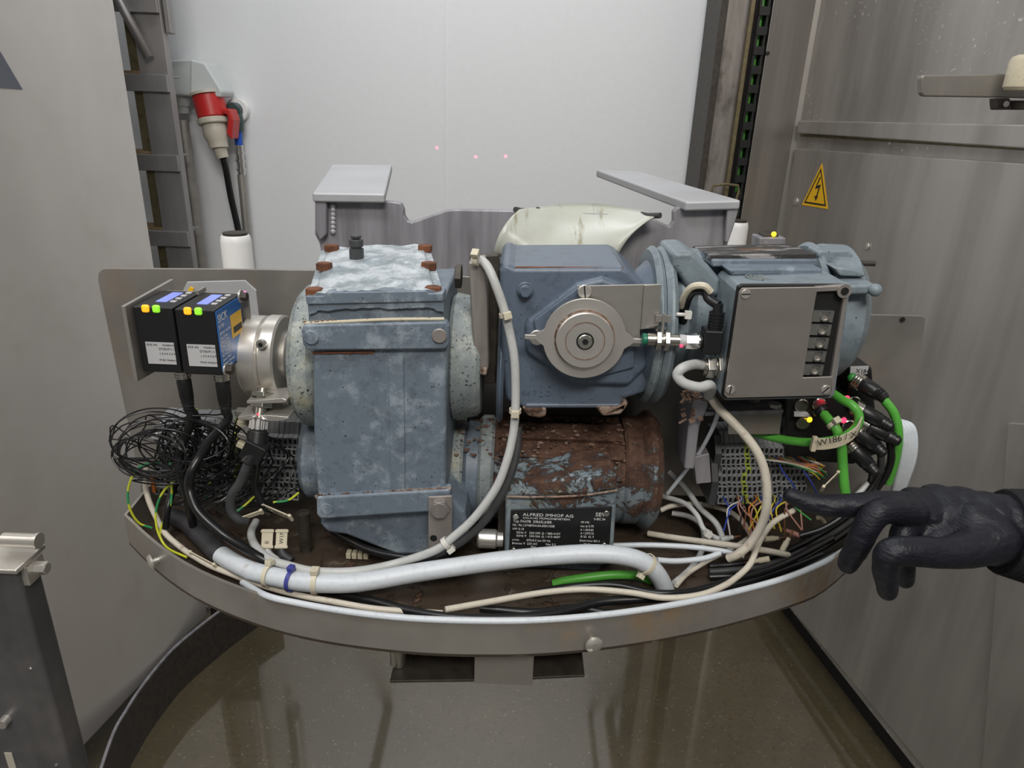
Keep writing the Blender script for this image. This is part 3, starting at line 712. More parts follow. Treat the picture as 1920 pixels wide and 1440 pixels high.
# cover: slab with a wavy corroded upper skin
cz = []
ZT = P(700, 560, .605).z
NXc, NYc = 56, 40
fl_, fr_, bl_, br_ = P(576, 553, .603), P(832, 548, .603), P(602, 467, .765), P(806, 463, .765)
rnd = random.Random(3)
from mathutils import noise as mn
vs_ = []
for j in range(NYc+1):
    for i in range(NXc+1):
        u, v = i/NXc, j/NYc
        p = (fl_*(1-u)+fr_*u)*(1-v)+(bl_*(1-u)+br_*u)*v
        e = max(0, min(1, min(u, 1-u)*9))
        h = mn.noise(V((p.x*45, p.y*45, 0)))*.0026+mn.noise(V((p.x*130, p.y*130, 3)))*.0012
        vs_.append(p+Z1*((h+.0025)*e+ (0 if e > .5 else -.002)))
fs = [(j*(NXc+1)+i, j*(NXc+1)+i+1, (j+1)*(NXc+1)+i+1, (j+1)*(NXc+1)+i) for j in range(NYc) for i in range(NXc)]
top = MB().add(vs_, fs, 0, True)
N1 = NXc+1
border = [i for i in range(N1)]+[j*N1+NXc for j in range(1, NYc+1)]+[NYc*N1+i for i in range(NXc-1, -1, -1)]+[j*N1 for j in range(NYc-1, 0, -1)]
low = [V((vs_[i].x, vs_[i].y, vs_[i].z-.016)) for i in border]
bs = len(top.v); top.v += low
for k in range(len(border)):
    k2 = (k+1) % len(border); top.f.append([border[k], bs+k, bs+k2, border[k2]]); top.m.append(1); top.s.append(False)
cov = top.build('top_cover', ['bluetop', 'blue'], gl)
FP(MB(), ((572, 555), (606, 555), (610, 548), (800, 545), (804, 550), (832, 549), (832, 566), (574, 572)), .601, .02).build('cover_front_lip', 'blue', gl, bevel=.002)
for px, py, Y in ((590, 548, .612), (812, 545, .612), (608, 500, .68), (804, 499, .68), (622, 466, .75), (797, 466, .75)):
    q = P(px, py, Y); bolt(cov, q-Z1*.003, Z1, .0082, .0065, 'rust')
q = P(669, 482, .715)
MB().hexn(q-Z1*.002, q+Z1*.009, .0078).cyl(q+Z1*.009, q+Z1*.015, .0055, n=20).cyl(q+Z1*.0105, q+Z1*.0185, .0072, n=24, ch=.001).cyl(q+Z1*.0195, q+Z1*.0225, .0055, n=20, ch=.0008).build('breather_plug', 'darkgrey', gl, bevel=.0004)
# steel hanger strip bolted to the lower band
hs = T('hanger_strip', 'bright steel strip with large hex bolt and hole hanging from the left gearbox', 'bracket', P(828, 1030, .597))
FP(MB(), ((803, 932), (848, 930), (847, 1024), (803, 1028)), .594, .003).build('strip', 'arm', hs, bevel=.0008)
q = P(825, 950, .594); MB().hexn(q, q-Y1*.007, .0105).cyl(q-Y1*.007, q-Y1*.0082, .0085, n=24).build('hex_bolt', 'arm', hs, bevel=.0006)
q = P(813, 1009, .594); MB().cyl(q-Y1*.0003, q+Y1*.001, .0036, n=20).build('hole', 'hole', hs)
# steel collar and shaft on left
sc = T('shaft_collar', 'polished split steel clamping collar on the shaft left of the large gearbox', 'collar', P(482, 745, .68))
mb = MB(); xcyl(mb, 440, 479, 667, .675, .042, .0025); mb.build('outer_ring', 'steel_l', sc)
mb = MB(); xcyl(mb, 480, 510, 667, .675, .0425, .002); mb.build('inner_ring', 'steel_l', sc)
mb = MB(); xcyl(mb, 508, 535, 667, .685, .027, .002); mb.build('hub', 'steel', sc)
q = P(489, 646, .634); MB().cyl(q-Y1*.0012, q+Y1*.004, .0045, n=20).build('set_screw_recess', 'steel', sc); MB().cyl(q-Y1*.0016, q-Y1*.0008, .0022, n=14).build('set_screw', 'hole', sc)
mb = MB(); a = P(524, 700, .66)
bo = bolt(sc, a, -X1, .009, .010, 'steel_l')

# ---------------------------------------------------------------- arm between gearboxes
ar = T('torque_arm', 'worn steel torque arm standing between the two gearboxes', 'arm', P(895, 705, .66))
FP(MB(), ((878, 492), (909, 488), (914, 560), (916, 690), (910, 706), (893, 702), (884, 610)), .635, .03).build('arm_plate', 'arm', ar, bevel=.002)
FP(MB(), ((880, 480), (935, 477), (938, 500), (930, 720), (905, 720), (905, 560), (880, 540)), .672, .01).build('rear_plate', 'dark', ar, bevel=.002)
q = P(866, 518, .65); MB().hexn(q, q-X1*.006, .012).build('hex_bolt', 'dark', ar, bevel=.0008)
FP(MB(), ((883, 690), (914, 690), (912, 705), (884, 700)), .633, .02).build('arm_foot', 'rustflake', ar, bevel=.002)

# ---------------------------------------------------------------- middle right angle gearbox
gm_ = T('right_angle_gearbox', 'blue right angle gearbox with round steel disc on its front in the middle', 'gearbox', P(1080, 775, .7))
mb = MB(); FP(mb, ((936, 508), (946, 493), (966, 502), (1166, 501), (1178, 506), (1214, 540), (1225, 560), (1222, 700), (1217, 735), (1170, 750), (1168, 768), (985, 768), (948, 752), (940, 690)), .655, .125)
mb.build('housing', 'bluegear', gm_, bevel=.008, segs=4)
# top chamfered face
top = [P(950, 476, .735), P(1146, 480, .735), P(1168, 500, .662), P(964, 499, .662)]
MB().hexa(top, [p-Z1*.02 for p in top]).build('top_face', 'topface', gm_, bevel=.001)
MB().tube([P(966, 502.5, .659), P(1060, 503, .659), P(1168, 503, .659)], .0016, n=8).build('rust_edge', 'rust', gm_)
# raised octagon boss
FP(MB(), ((1080, 532), (1130, 520), (1175, 535), (1215, 600), (1215, 690), (1180, 725), (1075, 722), (985, 662), (985, 612), (990, 600)), .645, .02).build('front_boss', 'bluegear', gm_, bevel=.006, segs=3)
FP(MB(), ((1000, 600), (1082, 540), (1150, 537), (1190, 585), (1190, 690), (1090, 716), (1010, 655)), .641, .015).build('boss_face', 'bluegear', gm_, bevel=.002, segs=3)
q = P(985, 543, .655); MB().cyl(q, q-Y1*.004, .0082, n=28, ch=.001).cyl(q-Y1*.004, q-Y1*.009, .0062, n=24, ch=.001).cyl(q-Y1*.009, q-Y1*.011, .005, n=6, sm=False).build('oil_plug', 'bluegear', gm_)
for pix in (((978, 765), (1025, 765), (1024, 782), (1012, 785), (990, 782)), ((1115, 762), (1165, 762), (1168, 750), (1180, 757), (1165, 778), (1130, 782))):
    FP(MB(), pix, .65, .04).build('foot', 'rustflake', gm_, bevel=.003)
FP(MB(), ((984, 757), (1164, 757), (1164, 766), (984, 766)), .652, .02).build('foot_flange', 'bluegear', gm_, bevel=.003, segs=3)
text('06 7 _ D1', .008, P(980, 740, .6545), X1, Z1, 'bluegear', gm_, 'cast_lettering', .0004)
# left side hub disc
mb = MB(); xcyl(mb, 932, 945, 695, .70, .055, .003); mb.build('side_hub', 'bluegear', gm_)
# motor flange on the right side
mb = MB(); xcyl(mb, 1178, 1236, 612, .71, .050, .003, r2=.074); mb.build('flange_cone', 'bluegear', gm_)
mb = MB(); xcyl(mb, 1232, 1250, 610, .71, .082, .004, n=64); fA = mb.build('flange', 'bluemotor', gm_)
mb = MB(); xcyl(mb, 1251, 1272, 610, .71, .082, .004, n=64); mb.build('flange', 'bluemotor', gm_)
# disc
dc = T('trigger_disc', 'round turned steel disc with two side ears and central socket screw', 'disc', P(1097, 715, .63))
c0 = P(1096, 636, .625)
s = .0505/105*.655
R0 = 78/FPX*(c0-CAM).dot(fw)
def ear(sg):
    o = []
    for a in (28, 20, 12): o.append((R0*math.cos(R(a)), R0*math.sin(R(a))))
    o += [(R0*1.10, .005), (R0*1.18, .0022), (R0*1.44, .0022), (R0*1.44, -.0022), (R0*1.18, -.0022), (R0*1.10, -.005)]
    for a in (-12, -20, -28): o.append((R0*math.cos(R(a)), R0*math.sin(R(a))))
    return [(x*sg, z) for x, z in o]
out = [c0+V((x, 0, z)) for x, z in [(R0*math.cos(R(a)), R0*math.sin(R(a))) for a in range(32, 149, 4)]+[(x, -z) for x, z in ear(-1)][::-1][::-1]+[(R0*math.cos(R(a)), R0*math.sin(R(a))) for a in range(212, 329, 4)]+[(x, z) for x, z in ear(1)][::-1]]
# keep order: right ear (bottom to top) closes the loop; left ear runs top to bottom
lft = sorted([p for p in [c0+V((x, 0, z)) for x, z in ear(-1)]], key=lambda p: 0)
arcT = [c0+V((R0*math.cos(R(a)), 0, R0*math.sin(R(a)))) for a in range(32, 149, 4)]
arcB = [c0+V((R0*math.cos(R(a)), 0, R0*math.sin(R(a)))) for a in range(212, 329, 4)]
rgt = [c0+V((x, 0, z)) for x, z in ear(1)]
MB().prism(arcT+lft+arcB+rgt[::-1], (0, .003, 0)).build('disc_plate', 'steel_l', dc, bevel=.0004)
k = R0/78
MB().cyl(c0, c0-Y1*.006, k*54, n=64, ch=.0008).build('stepped_hub', 'steel_l', dc)
MB().ring(c0-Y1*.0058, -Y1, k*37, k*35.6, .0007, 64).ring(c0-Y1*.0001, -Y1, k*57, k*54, .0009, 64).build('rust_ring', 'rustflake', dc)
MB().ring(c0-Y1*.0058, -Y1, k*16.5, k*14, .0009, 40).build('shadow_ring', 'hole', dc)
sc_ = MB().cyl(c0-Y1*.0045, c0-Y1*.0085, k*13.6, n=32, ch=.0006).build('socket_screw', 'nickel', dc)
MB().cyl(c0-Y1*.0083, c0-Y1*.0088, k*6.3, n=6, sm=False).build('hex_recess', 'hole', sc_)
MB().cyl(c0+Y1*.003, c0+Y1*.02, k*45, n=40).build('shaft', 'steel', dc)
# flag plate and inductive sensor
fg = T('sensor_plate', 'thin steel mounting plate behind the disc holding the right inductive sensor', 'plate', P(1160, 600, .64))
FP(MB(), ((1084, 536), (1237, 533), (1233, 612), (1227, 616), (1200, 618), (1200, 650), (1150, 650), (1084, 580)), .634, .002).build('sheet', 'steel', fg, bevel=.0004)
FP(MB(), ((1208, 535), (1240, 533), (1236, 610), (1202, 618)), .631, .002).build('folded_edge', 'steel', fg, bevel=.0004)
q = P(1096, 546, .633); sw = MB().cyl(q, q-Y1*.003, .0065, n=28, ch=.0006).build('slotted_screw', 'steel_l', fg); MB().obox(q-Y1*.003, (.0012, .0008, .012), Matrix.Rotation(-.15, 3, 'Y')).build('slot', 'hole', sw)
for px, py in ((1007, 632), (1175, 625)):
    q = P(px, py, .640); MB().cyl(q, q-Y1*.003, .0075, n=28, ch=.0006).build('slotted_screw', 'steel_l', fg)
sn = T('inductive_sensor', 'threaded inductive sensor with green tip, two nuts and red light right of the disc', 'sensor', P(1250, 650, .62))
sa = P(1204, 636, .622); sb = P(1328, 636, .622); sb.z = sa.z; L = (sb-sa).length
def at(t): return sa+(sb-sa)*t
MB().cyl(at(0), at(.075), .0056, n=24, ch=.0008).build('sensing_tip', 'gstrip', sn)
mb = MB().cyl(at(.075), at(.58), .0054, n=24)
t = .08
while t < .55:
    mb.ring(at(t), X1, .0061, .0050, .0006, 24); t += .020
mb.build('threaded_barrel', 'nickel', sn)
for t0, t1 in ((.20, .27), (.33, .40)):
    MB().hexn(at(t0), at(t1), .0105).build('nut', 'nickel', sn, bevel=.0006)
MB().cyl(at(.56), at(.66), .0058, n=24).build('status_ring', 'label', sn)
MB().ball(at(.585)+V((0, -.0050, -.0034)), .0016, 10).build('status_light', 'redled', sn)
MB().hexn(at(.65), at(.84), .0078).cyl(at(.84), at(.87), .0068, n=24).build('coupling_nut', 'chrome', sn, bevel=.0005)
MB().obox(at(.30)+V((0, .004, .007)), (.002, .004, .034)).obox(at(.30)+V((0, .006, .019)), (.014, .003, .006)).build('clip', 'steel', sn)
cn = T('angled_connector', 'black angled cable connector plugged onto the right inductive sensor', 'connector', P(1330, 660, .625))
q = at(.89)
MB().cyl(at(.86), at(.92), .0065, n=20).box(q+V((.001, -.009, -.010)), q+V((.018, .010, .013))).build('body', 'black', cn, bevel=.003, segs=3)
mb = MB(); b0 = q+V((.0115, 0, .013))
mb.cyl(b0, b0+Z1*.016, .0065, n=20)
for i in range(5): mb.ring(b0+Z1*(.002+i*.003), Z1, .0073, .006, .0012, 20)
mb.cyl(b0+Z1*.016, b0+Z1*.024, .0045, n=16).build('strain_relief', 'black', cn)
MB().tube([b0+Z1*.022, P(1329, 560, .63), P(1322, 545, .635), P(1300, 545, .64), P(1286, 570, .65), P(1280, 610, .66), P(1285, 650, .67)], .0045, n=12).build('cable', 'blackrub', cn)
ztc = MB().tube([P(1333, 548, .628), P(1320, 536, .628), P(1298, 538, .632), P(1283, 555, .64), P(1277, 575, .65)], .0032, n=8).build('cable_tie', 'tie')
tag(ztc, 'yellowed nylon tie arching over the black connector cable beside the motor flange', 'cable tie')
q = P(1284, 590, .635); tag(MB().cyl(q-X1*.008, q, .0018, n=8).obox(q+X1*.003, (.006, .005, .007)).build('cable_tie', 'tiew'), 'small white nylon tie head poking out beside the big flange', 'cable tie')

# ---------------------------------------------------------------- right motor
mr = T('electric_motor', 'pale blue electric motor with an open terminal box on the right', 'motor', P(1470, 745, .74))
mb = MB(); xcyl(mb, 1270, 1300, 592, .72, .066, .004); mb.build('front_shield', 'bluemotor', mr)
mb = MB(); xcyl(mb, 1295, 1548, 584, .73, .064, .006, n=40)
mb.build('stator', 'bluemotor', mr)
FP(MB(), ((1258, 472), (1300, 470), (1330, 498), (1352, 525), (1352, 560), (1290, 545), (1262, 500)), .665, .07).build('shield_shoulder', 'bluemotor', mr, bevel=.006, segs=3)
for (z0, z1, Y0) in ((486, 500, .672), (504, 516, .650)):
    FP(MB(), ((1334 if z0 < 490 else 1362, z0), (1534 if z0 < 490 else 1543, z0), (1536 if z0 < 490 else 1543, z1), (1334 if z0 < 490 else 1372, z1+1)), Y0, .05).build('cooling_fin', 'blue', mr, bevel=.002)
tpn = [P(1298, 466, .76), P(1478, 462, .76), P(1530, 481, .675), P(1332, 484, .675)]
wp = MB().hexa([p+Z1*.003 for p in tpn], [p-Z1*.003 for p in tpn]).build('top_plate', 'wornplate', mr, bevel=.001)
# fan cover end
mb = MB(); xcyl(mb, 1546, 1562, 584, .73, .072, .004, n=48); mb.build('end_shield', 'bluemotor', mr)
mb = MB(); a, b = xcyl(mb, 1560, 1640, 586, .73, .071, .010, n=48); mb.build('fan_cover', 'bluemotor', mr)
for (pts_, Y0, d) in ((((1532, 478), (1538, 470), (1590, 469), (1600, 477), (1602, 492), (1540, 494)), .70, .03),
                      (((1560, 500), (1606, 506), (1622, 512), (1623, 520), (1575, 518)), .672, .03),
                      (((1590, 535), (1640, 533), (1648, 540), (1646, 552), (1590, 554)), .650, .03)):
    FP(MB(), pts_, Y0, d).build('cover_lug', 'bluemotor', mr, bevel=.004, segs=3)
q = P(1610, 493, .70); MB().cyl(q, q+X1*.016, .0028, n=12).build('release_lever', 'dark', mr)
q = P(1641, 544, .648); MB().ball(q, .0062, 16).build('screw_cap', 'bluemotor', mr)
# terminal box
bx = FP(MB(), ((1383, 548), (1391, 537), (1590, 531), (1596, 538), (1566, 742), (1557, 748), (1361, 751), (1352, 744)), .608, .070)
bx.build('terminal_box', 'bluemotor', mr, bevel=.004, segs=3)
for px, py, r_ in ((1425, 527, .011), (1510, 524, .011)):
    q = P(px, py, .635); 
    ko = MB()
    zt = P(1450, 535, .608).z
    for rr_ in (.012, .008, .0045): ko.ring(V((q.x, .640, zt-.0002)), Z1, rr_, rr_-.001, .0008, 28)
    ko.build('knockout', 'blueworn', mr)
# rim + black sheet painting the shaded cavity + cover with cut-out
FP(MB(), ((1384, 538), (1392, 534), (1586, 534), (1592, 538), (1562, 738), (1556, 744), (1362, 749), (1354, 744)), .604, .006).build('cavity_shade', 'hole', mr, bevel=.001)
coverpix = ((1392, 540), (1534, 538), (1529, 565), (1506, 708), (1562, 706), (1561, 730), (1555, 742), (1364, 747), (1358, 741), (1386, 548))
cvp = FP(MB(), coverpix, .600, .0025).build('box_cover', 'arm', mr, bevel=.0008)
cvp.data.materials[0] = M['cover']
for px, py, a in ((1398, 551, 1.5), (1369, 730, .1), (1548, 730, .7)):
    q = P(px, py, .600); s1_ = MB().cyl(q, q-Y1*.0012, .0042, n=24, ch=.0003).build('slotted_screw', 'steel_l', cvp); MB().obox(q-Y1*.0012, (.001, .0006, .0075), Matrix.Rotation(a, 3, 'Y')).build('slot', 'hole', s1_)
FP(MB(), ((1530, 538), (1594, 534), (1562, 742), (1553, 742), (1583, 552), (1575, 546), (1530, 548)), .600, .006).build('box_rim', 'arm', mr, bevel=.001)
q = P(1582, 545, .600); MB().cyl(q, q-Y1*.002, .0062, n=24).build('corner_boss', 'arm', mr); MB().cyl(q-Y1*.0021, q-Y1*.0026, .0034, n=18).build('threaded_hole', 'hole', mr)
for i in range(5):
    px = 1545-i*4.7; py = 593+i*25
    c = P(px, py, .6025); sct = MB().box(c+V((-.011, -.001, -.0053)), c+V((.0085, .004, .0053))).build('terminal_clamp', 'darkgrey', mr, bevel=.0008)
    MB().ring(c-Y1*.0012, -Y1, .0042, .003, .0018, 24).box(c+V((-.0105, -.0018, -.0048)), c+V((-.0035, -.001, .0048))).box(c+V((.0045, -.0018, -.0048)), c+V((.0075, -.001, .0048))).build('clamp_frame', 'nickel', sct)
    MB().cyl(c-Y1*.0006, c-Y1*.0016, .0030, n=20).build('screw_head', 'steel', sct); 
# cable gland
g0 = P(1355, 687, .632); g1 = P(1316, 685, .630); g1.z = g0.z
gd = T('cable_gland', 'brass coloured hexagonal cable gland screwed into the terminal box side', 'cable gland', g0)
MB().hexn(g0, g0+(g1-g0)*.35, .0125).cyl(g0+(g1-g0)*.35, g0+(g1-g0)*.45, .010, n=24).build('hex_body', 'nickel', gd, bevel=.0008)
MB().hexn(g0+(g1-g0)*.45, g0+(g1-g0)*.85, .0115).cyl(g0+(g1-g0)*.85, g1, .0095, .007, n=24).build('clamp_nut', 'nickel', gd, bevel=.0008)
# motor foot bracket under the right motor
mf = T('motor_bracket', 'grey steel angle bracket with two bolts and peeling rust below the right terminal box', 'bracket', P(1400, 810, .68))
tpq = [P(1340, 752, .72), P(1448, 748, .72), P(1470, 768, .66), P(1322, 772, .66)]
MB().hexa(tpq, [p-Z1*.005 for p in tpq]).build('top_flange', 'galv', mf, bevel=.001)
FP(MB(), ((1365, 770), (1468, 769), (1462, 815), (1365, 815)), .662, .004).build('front_web', 'plate', mf, bevel=.001)
FP(MB(), ((1302, 745), (1320, 742), (1330, 760), (1312, 800), (1302, 880), (1283, 880), (1290, 800)), .66, .05).build('side_leg', 'galv', mf, bevel=.002)
FP(MB(), ((1300, 858), (1330, 850), (1334, 905), (1306, 908)), .67, .02).build('lower_lug', 'galv', mf, bevel=.001)
for px, py, Y in ((1452, 763, .668), (1412, 752, .70)): bolt(mf, P(px, py, Y), Z1, .0068, .004, 'steel')
mb = MB()
rr = random.Random(11)
for i in range(26):
    q = P(rr.uniform(1280, 1318), rr.choice([rr.uniform(730, 752), rr.uniform(765, 790)]), .652)
    mb.obox(q, (rr.uniform(.003, .009), rr.uniform(.002, .006), .001), Matrix.Rotation(rr.uniform(-1, 1), 3, 'Y')@Matrix.Rotation(rr.uniform(-1, 1), 3, 'X'))
o = mb.build('peeling_rust', 'rustflake', mf); o['kind'] = 'stuff'

# ---------------------------------------------------------------- lower rusty motor
lm = T('brake_motor', 'heavily rusted blue motor lying in the tray with a black nameplate', 'motor', P(1050, 1060, .70))
mb = MB(); xcyl(mb, 838, 866, 880, .715, .062, .003); mb.build('gear_flange', 'blueworn', lm)
mb = MB(); xcyl(mb, 866, 905, 878, .715, .056, .004); mb.build('neck', 'blue', lm)
mb = MB(); xcyl(mb, 895, 925, 878, .715, .062, .003); mb.build('front_shield', 'blueworn', lm)
mb = MB(); a, b = xcyl(mb, 922, 1180, 880, .715, .058, .003, n=56)
for i in range(9):
    an = R(20+i*20); d = V((0, -math.cos(an), math.sin(an)))
    mid = (a+b)/2+d*.060; mb.obox(mid, ((b-a).length*.92, .0025, .007), Matrix.Rotation(-an, 3, 'X')@Matrix.Rotation(R(90), 3, 'X'))
mb.build('stator', 'rustmotor', lm)
mb = MB(); xcyl(mb, 1176, 1215, 880, .715, .062, .003); mb.build('rear_shield', 'rustmotor', lm)
mb = MB(); xcyl(mb, 1212, 1250, 880, .715, .068, .008); mb.build('fan_cover', 'rustmotor', lm)
FP(MB(), ((950, 905), (1156, 890), (1159, 905), (1150, 1040), (1135, 1062), (945, 1062), (948, 930)), .618, .09).build('terminal_box', 'rustbox', lm, bevel=.004, segs=3)
ct = [P(960, 880, .66), P(1140, 872, .66), P(1156, 892, .616), P(950, 905, .616)]
MB().hexa(ct, [P(960, 930, .66), P(1150, 925, .66), P(1159, 925, .614), P(948, 932, .614)]).build('box_lid', 'rustbox', lm, bevel=.004, segs=3)
MB().tube([P(950, 931, .613), P(1010, 932, .612), P(1090, 929, .612), P(1158, 919, .613)], .0012, n=6).build('lid_seam', 'rustflake', lm)
FP(MB(), ((1110, 900), (1157, 893), (1159, 918), (1112, 924)), .611, .01).build('lid_corner', 'rustbox', lm, bevel=.003)
FP(MB(), ((934, 940), (950, 935), (948, 1062), (932, 1066)), .640, .04).build('side_edge', 'dark', lm, bevel=.002)
FP(MB(), ((975, 1045), (1130, 1045), (1125, 1074), (985, 1074)), .625, .06).build('box_base', 'blue', lm, bevel=.004)
q = P(912, 1010, .64); MB().cyl(q-X1*.010, q+X1*.012, .0105, n=24, ch=.002).cyl(q+X1*.012, q+X1*.018, .0085, n=20).build('gland_plug', 'steel_l', lm)
# nameplate
npl = FP(MB(), ((958, 957), (1148, 950), (1142, 1036), (954, 1042)), .6155, .002).build('nameplate', 'black', lm, bevel=.0004)
tl = P(960, 960, .615); tr_ = P(1148, 953, .615); bl2 = P(956, 1040, .615)
ux = (tr_-tl).normalized(); mmpx = (tr_-tl).length/188
def np_text(s, px, py, hpx, sx_=1.0): text(s, hpx*mmpx*1.35, P(px, py, .6150), X1, Z1, 'whiteprint', npl, 'lettering', .0001, sx=sx_)
np_text('ALFRED IMHOF AG', 980, 967, 6.6, 1.27)
np_text('CH-4142 MÜNCHENSTEIN', 980, 972.5, 4.2, 1.36)
np_text('Typ FA47B  DR63L6/BR', 962, 979, 5.8, .95)
np_text('Nr. 96.12748764.04.0001X08', 961, 986, 5.0, .98)
np_text('kW 0.18', 961, 993, 4.8, .95)
np_text('50Hz V   220-240 △ / 380-415Y', 968, 1000, 4.8, .98)
np_text('60Hz V   240-266 △ / 415-460Y', 968, 1006, 4.8, .98)
np_text('r/min        870/5.0 bei 50 Hz', 960, 1013.5, 4.8, .98)
np_text('Bremse V  220 AC         Nm 3.2', 960, 1020, 4.8, .98)
np_text('Mot.                Nm', 995, 1027, 4.5, .95)
np_text('IM M3', 1089, 981, 4.8, .95); np_text('cos φ 0.70', 1088, 988, 4.8, .9)
np_text('A 1.40/0.81', 1088, 995, 4.8, .85); np_text('A 1.27/0.73', 1088, 1001.5, 4.8, .85); np_text('IP 55  Kl. F', 1088, 1008, 4.8, .9)
np_text('Gleichrichter BG1.2', 1086, 1015, 4.2, .85); np_text('i  175.38', 1088, 1022, 4.5, .9)
np_text('3-IEC 34', 1113, 975, 4.8, .95); np_text('SEW', 1116, 968, 8.5, 1.1)
for px, py in ((967, 968), (1137, 962), (963, 1031), (1133, 1022)):
    q = P(px, py, .6155); s1_ = MB().cyl(q, q-Y1*.0018, .0032, n=20, ch=.0004).build('plate_screw', 'nickel', npl)
# deposits of rusty grime on the motor
mb = MB(); rr = random.Random(5)
for i in range(240):
    px = rr.uniform(860, 1215); an = R(rr.uniform(35, 100)); x = P(px, 880, .715).x; rad = .0605
    q = V((x, .715-math.cos(an)*rad, a.z+math.sin(an)*rad)); r_ = rr.uniform(.0006, .0022)
    mb.ball(q, (r_*1.5, r_, r_*.8), 6)
o = mb.build('rust_crumbs', 'rustflake', lm); o['kind'] = 'stuff'

# ---------------------------------------------------------------- distance sensors on the left
SYF = .60
def lerp(a, b, t): return a+(b-a)*t
sx0 = P(257, 640, SYF).x; sx1 = P(333, 640, SYF).x; sx2 = P(410, 640, SYF).x
stz = P(300, 578, SYF).z; sbz = P(330, 701, SYF).z; SD = .060
def make_sensor(label, xa, xb, dz, right_label):
    t = T('distance_sensor', label, 'sensor', (xa, SYF, sbz+dz), 'laser distance sensors on the left plate')
    MB().box((xa+.0006, SYF, sbz+dz), (xb-.0006, SYF+SD, stz+dz)).build('body', 'black', t, bevel=.0015, segs=3)
    w_ = xb-xa; zt = stz+dz+.0003
    MB().box((xa+w_*.35, SYF+.018, zt-.0005), (xa+w_*.62, SYF+.052, zt+.0003)).build('display', 'lcd', t, bevel=.0002)
    for k in range(4):
        y = SYF+.018+k*.0105; MB().box((xa+w_*.70, y, zt-.0005), (xa+w_*.84, y+.0045, zt+.0006)).build('button', 'label', t, bevel=.0003)
    for u, mt in ((.34, 'amber'), (.60, 'greenled')):
        c = V((xa+w_*u, SYF, stz+dz-.0015)); MB().obox(c, (w_*.18, .0045, .0070)).build('status_light', mt, t, bevel=.0020, segs=4)
    lx = xa+w_*.20; lz = sbz+dz+.019
    lb = MB().box((lx, SYF-.0004, lz-.0105), (lx+w_*.70, SYF+.0002, lz+.0105)).build('type_label', 'label', t)
    text('SICK AG      Waldkirch', .0026, (lx+.001, SYF-.0006, lz+.0072), X1, Z1, 'ink', lb, ex=.00005)
    text('DT50-P1113', .0030, (lx+.0115, SYF-.0006, lz+.0032), X1, Z1, 'ink', lb, ex=.00005)
    text('1 0 4 4 3 6 9', .0028, (lx+.0115, SYF-.0006, lz-.0012), X1, Z1, 'ink', lb, ex=.00005)
    text('79183 Waldkirch', .0024, (lx+.0105, SYF-.0006, lz-.0072), X1, Z1, 'ink', lb, ex=.00005)
    cx = xa+w_*.62+.004; cy = SYF+.020; zb_ = sbz+dz
    mb = MB().cyl((cx, cy, zb_), (cx, cy, zb_-.004), .0062, n=24)
    mb.build('socket', 'nickel', t)
    if right_label:
        rl = MB().box((xb-.0005, SYF+.001, sbz+dz+.003), (xb-.0001+.0004, SYF+SD-.002, stz+dz-.002)).build('side_label', 'lblue', t)
        xq = xb+.0004
        text('SICK', .0105, (xq, SYF+.0025, stz+dz-.013), Y1, Z1, 'whiteprint', rl, ex=.00005)
        text('DT50', .0050, (xq, SYF+.003, stz+dz-.019), Y1, Z1, 'whiteprint', rl, ex=.00005)
        for k in range(9):
            text(['24V DC 10..30V', 'class 2 laser', '200mm..10m', 'IP65  T 0..45C', 'Q1 Q2 QA 4-20', 'Ub M Q Q2 MF', 'Sensor Intell.', 'Made in Germany', '79183 Waldk.'][k], .0036, (xq, SYF+.0035, stz+dz-.025-k*.0042), Y1, Z1, 'whiteprint', rl, ex=.00005)
        MB().box((xq-.0003, SYF+.030, stz+dz-.036), (xq+.0002, SYF+.056, stz+dz-.014)).build('laser_warning', 'yellow', rl)
        MB().box((xq-.0003, SYF+.034, stz+dz-.032), (xq+.0004, SYF+.054, stz+dz-.026)).build('warning_bar', 'ink', rl)
    return t, V((cx, cy, zb_-.004))
sA, cA = make_sensor('black laser distance sensor, left of the pair, against the steel bracket flange', sx0, sx1, .0008, False)
sB, cB = make_sensor('black laser distance sensor with blue side label, right of the pair', sx1+.0004, sx2, 0, True)
bk = T('sensor_bracket', 'bent steel bracket flange holding the left side of the two black sensors', 'bracket', (sx0, .62, sbz))
q = P(244, 575, .592)
MB().prism([V((sx0-.0045, .592, stz+.003)), V((sx0-.0045, .685, stz+.006)), V((sx0-.0045, .685, sbz-.012)), V((sx0-.0045, .592, sbz-.006))], (.0035, 0, 0)).build('flange', 'steel', bk, bevel=.0005)
MB().box((sx0-.004, .668, sbz-.01), (sx2+.004, .671, stz-.002)).build('rear_web', 'steel', bk)
MB().box((sx1-.001, SYF+.050, stz), (sx1+.002, SYF+.066, stz+.004)).build('clip', 'steel', bk)
for yy, zz in ((SYF+.058, stz-.002), (SYF+.006, sbz+.004)):
    c = V((sx2+.0005, yy, zz)); MB().cyl(c, c+X1*.0016, .0062, n=20).build('washer', 'steel_l', bk); MB().hexn(c+X1*.0016, c+X1*.007, .0045).build('socket_bolt', 'dark', bk, bevel=.0004)
rp_ = [(350, 529), (459, 526), (480, 545), (486, 600), (484, 640), (360, 640), (343, 545)]
tag(FP(MB(), rp_, .735, .003).build('reflector_plate', 'galvtop', bevel=.0005), 'small shiny steel plate with clipped corner behind the two black sensors', 'plate')
tg = FP(MB(), ((348, 552), (356, 538), (362, 541), (362, 560), (350, 562)), .73, .002).build('sticker', 'yellow'); tag(tg, 'small yellow sticker on the shiny plate behind the sensors', 'sticker')
tgt = P(459, 549, .735)
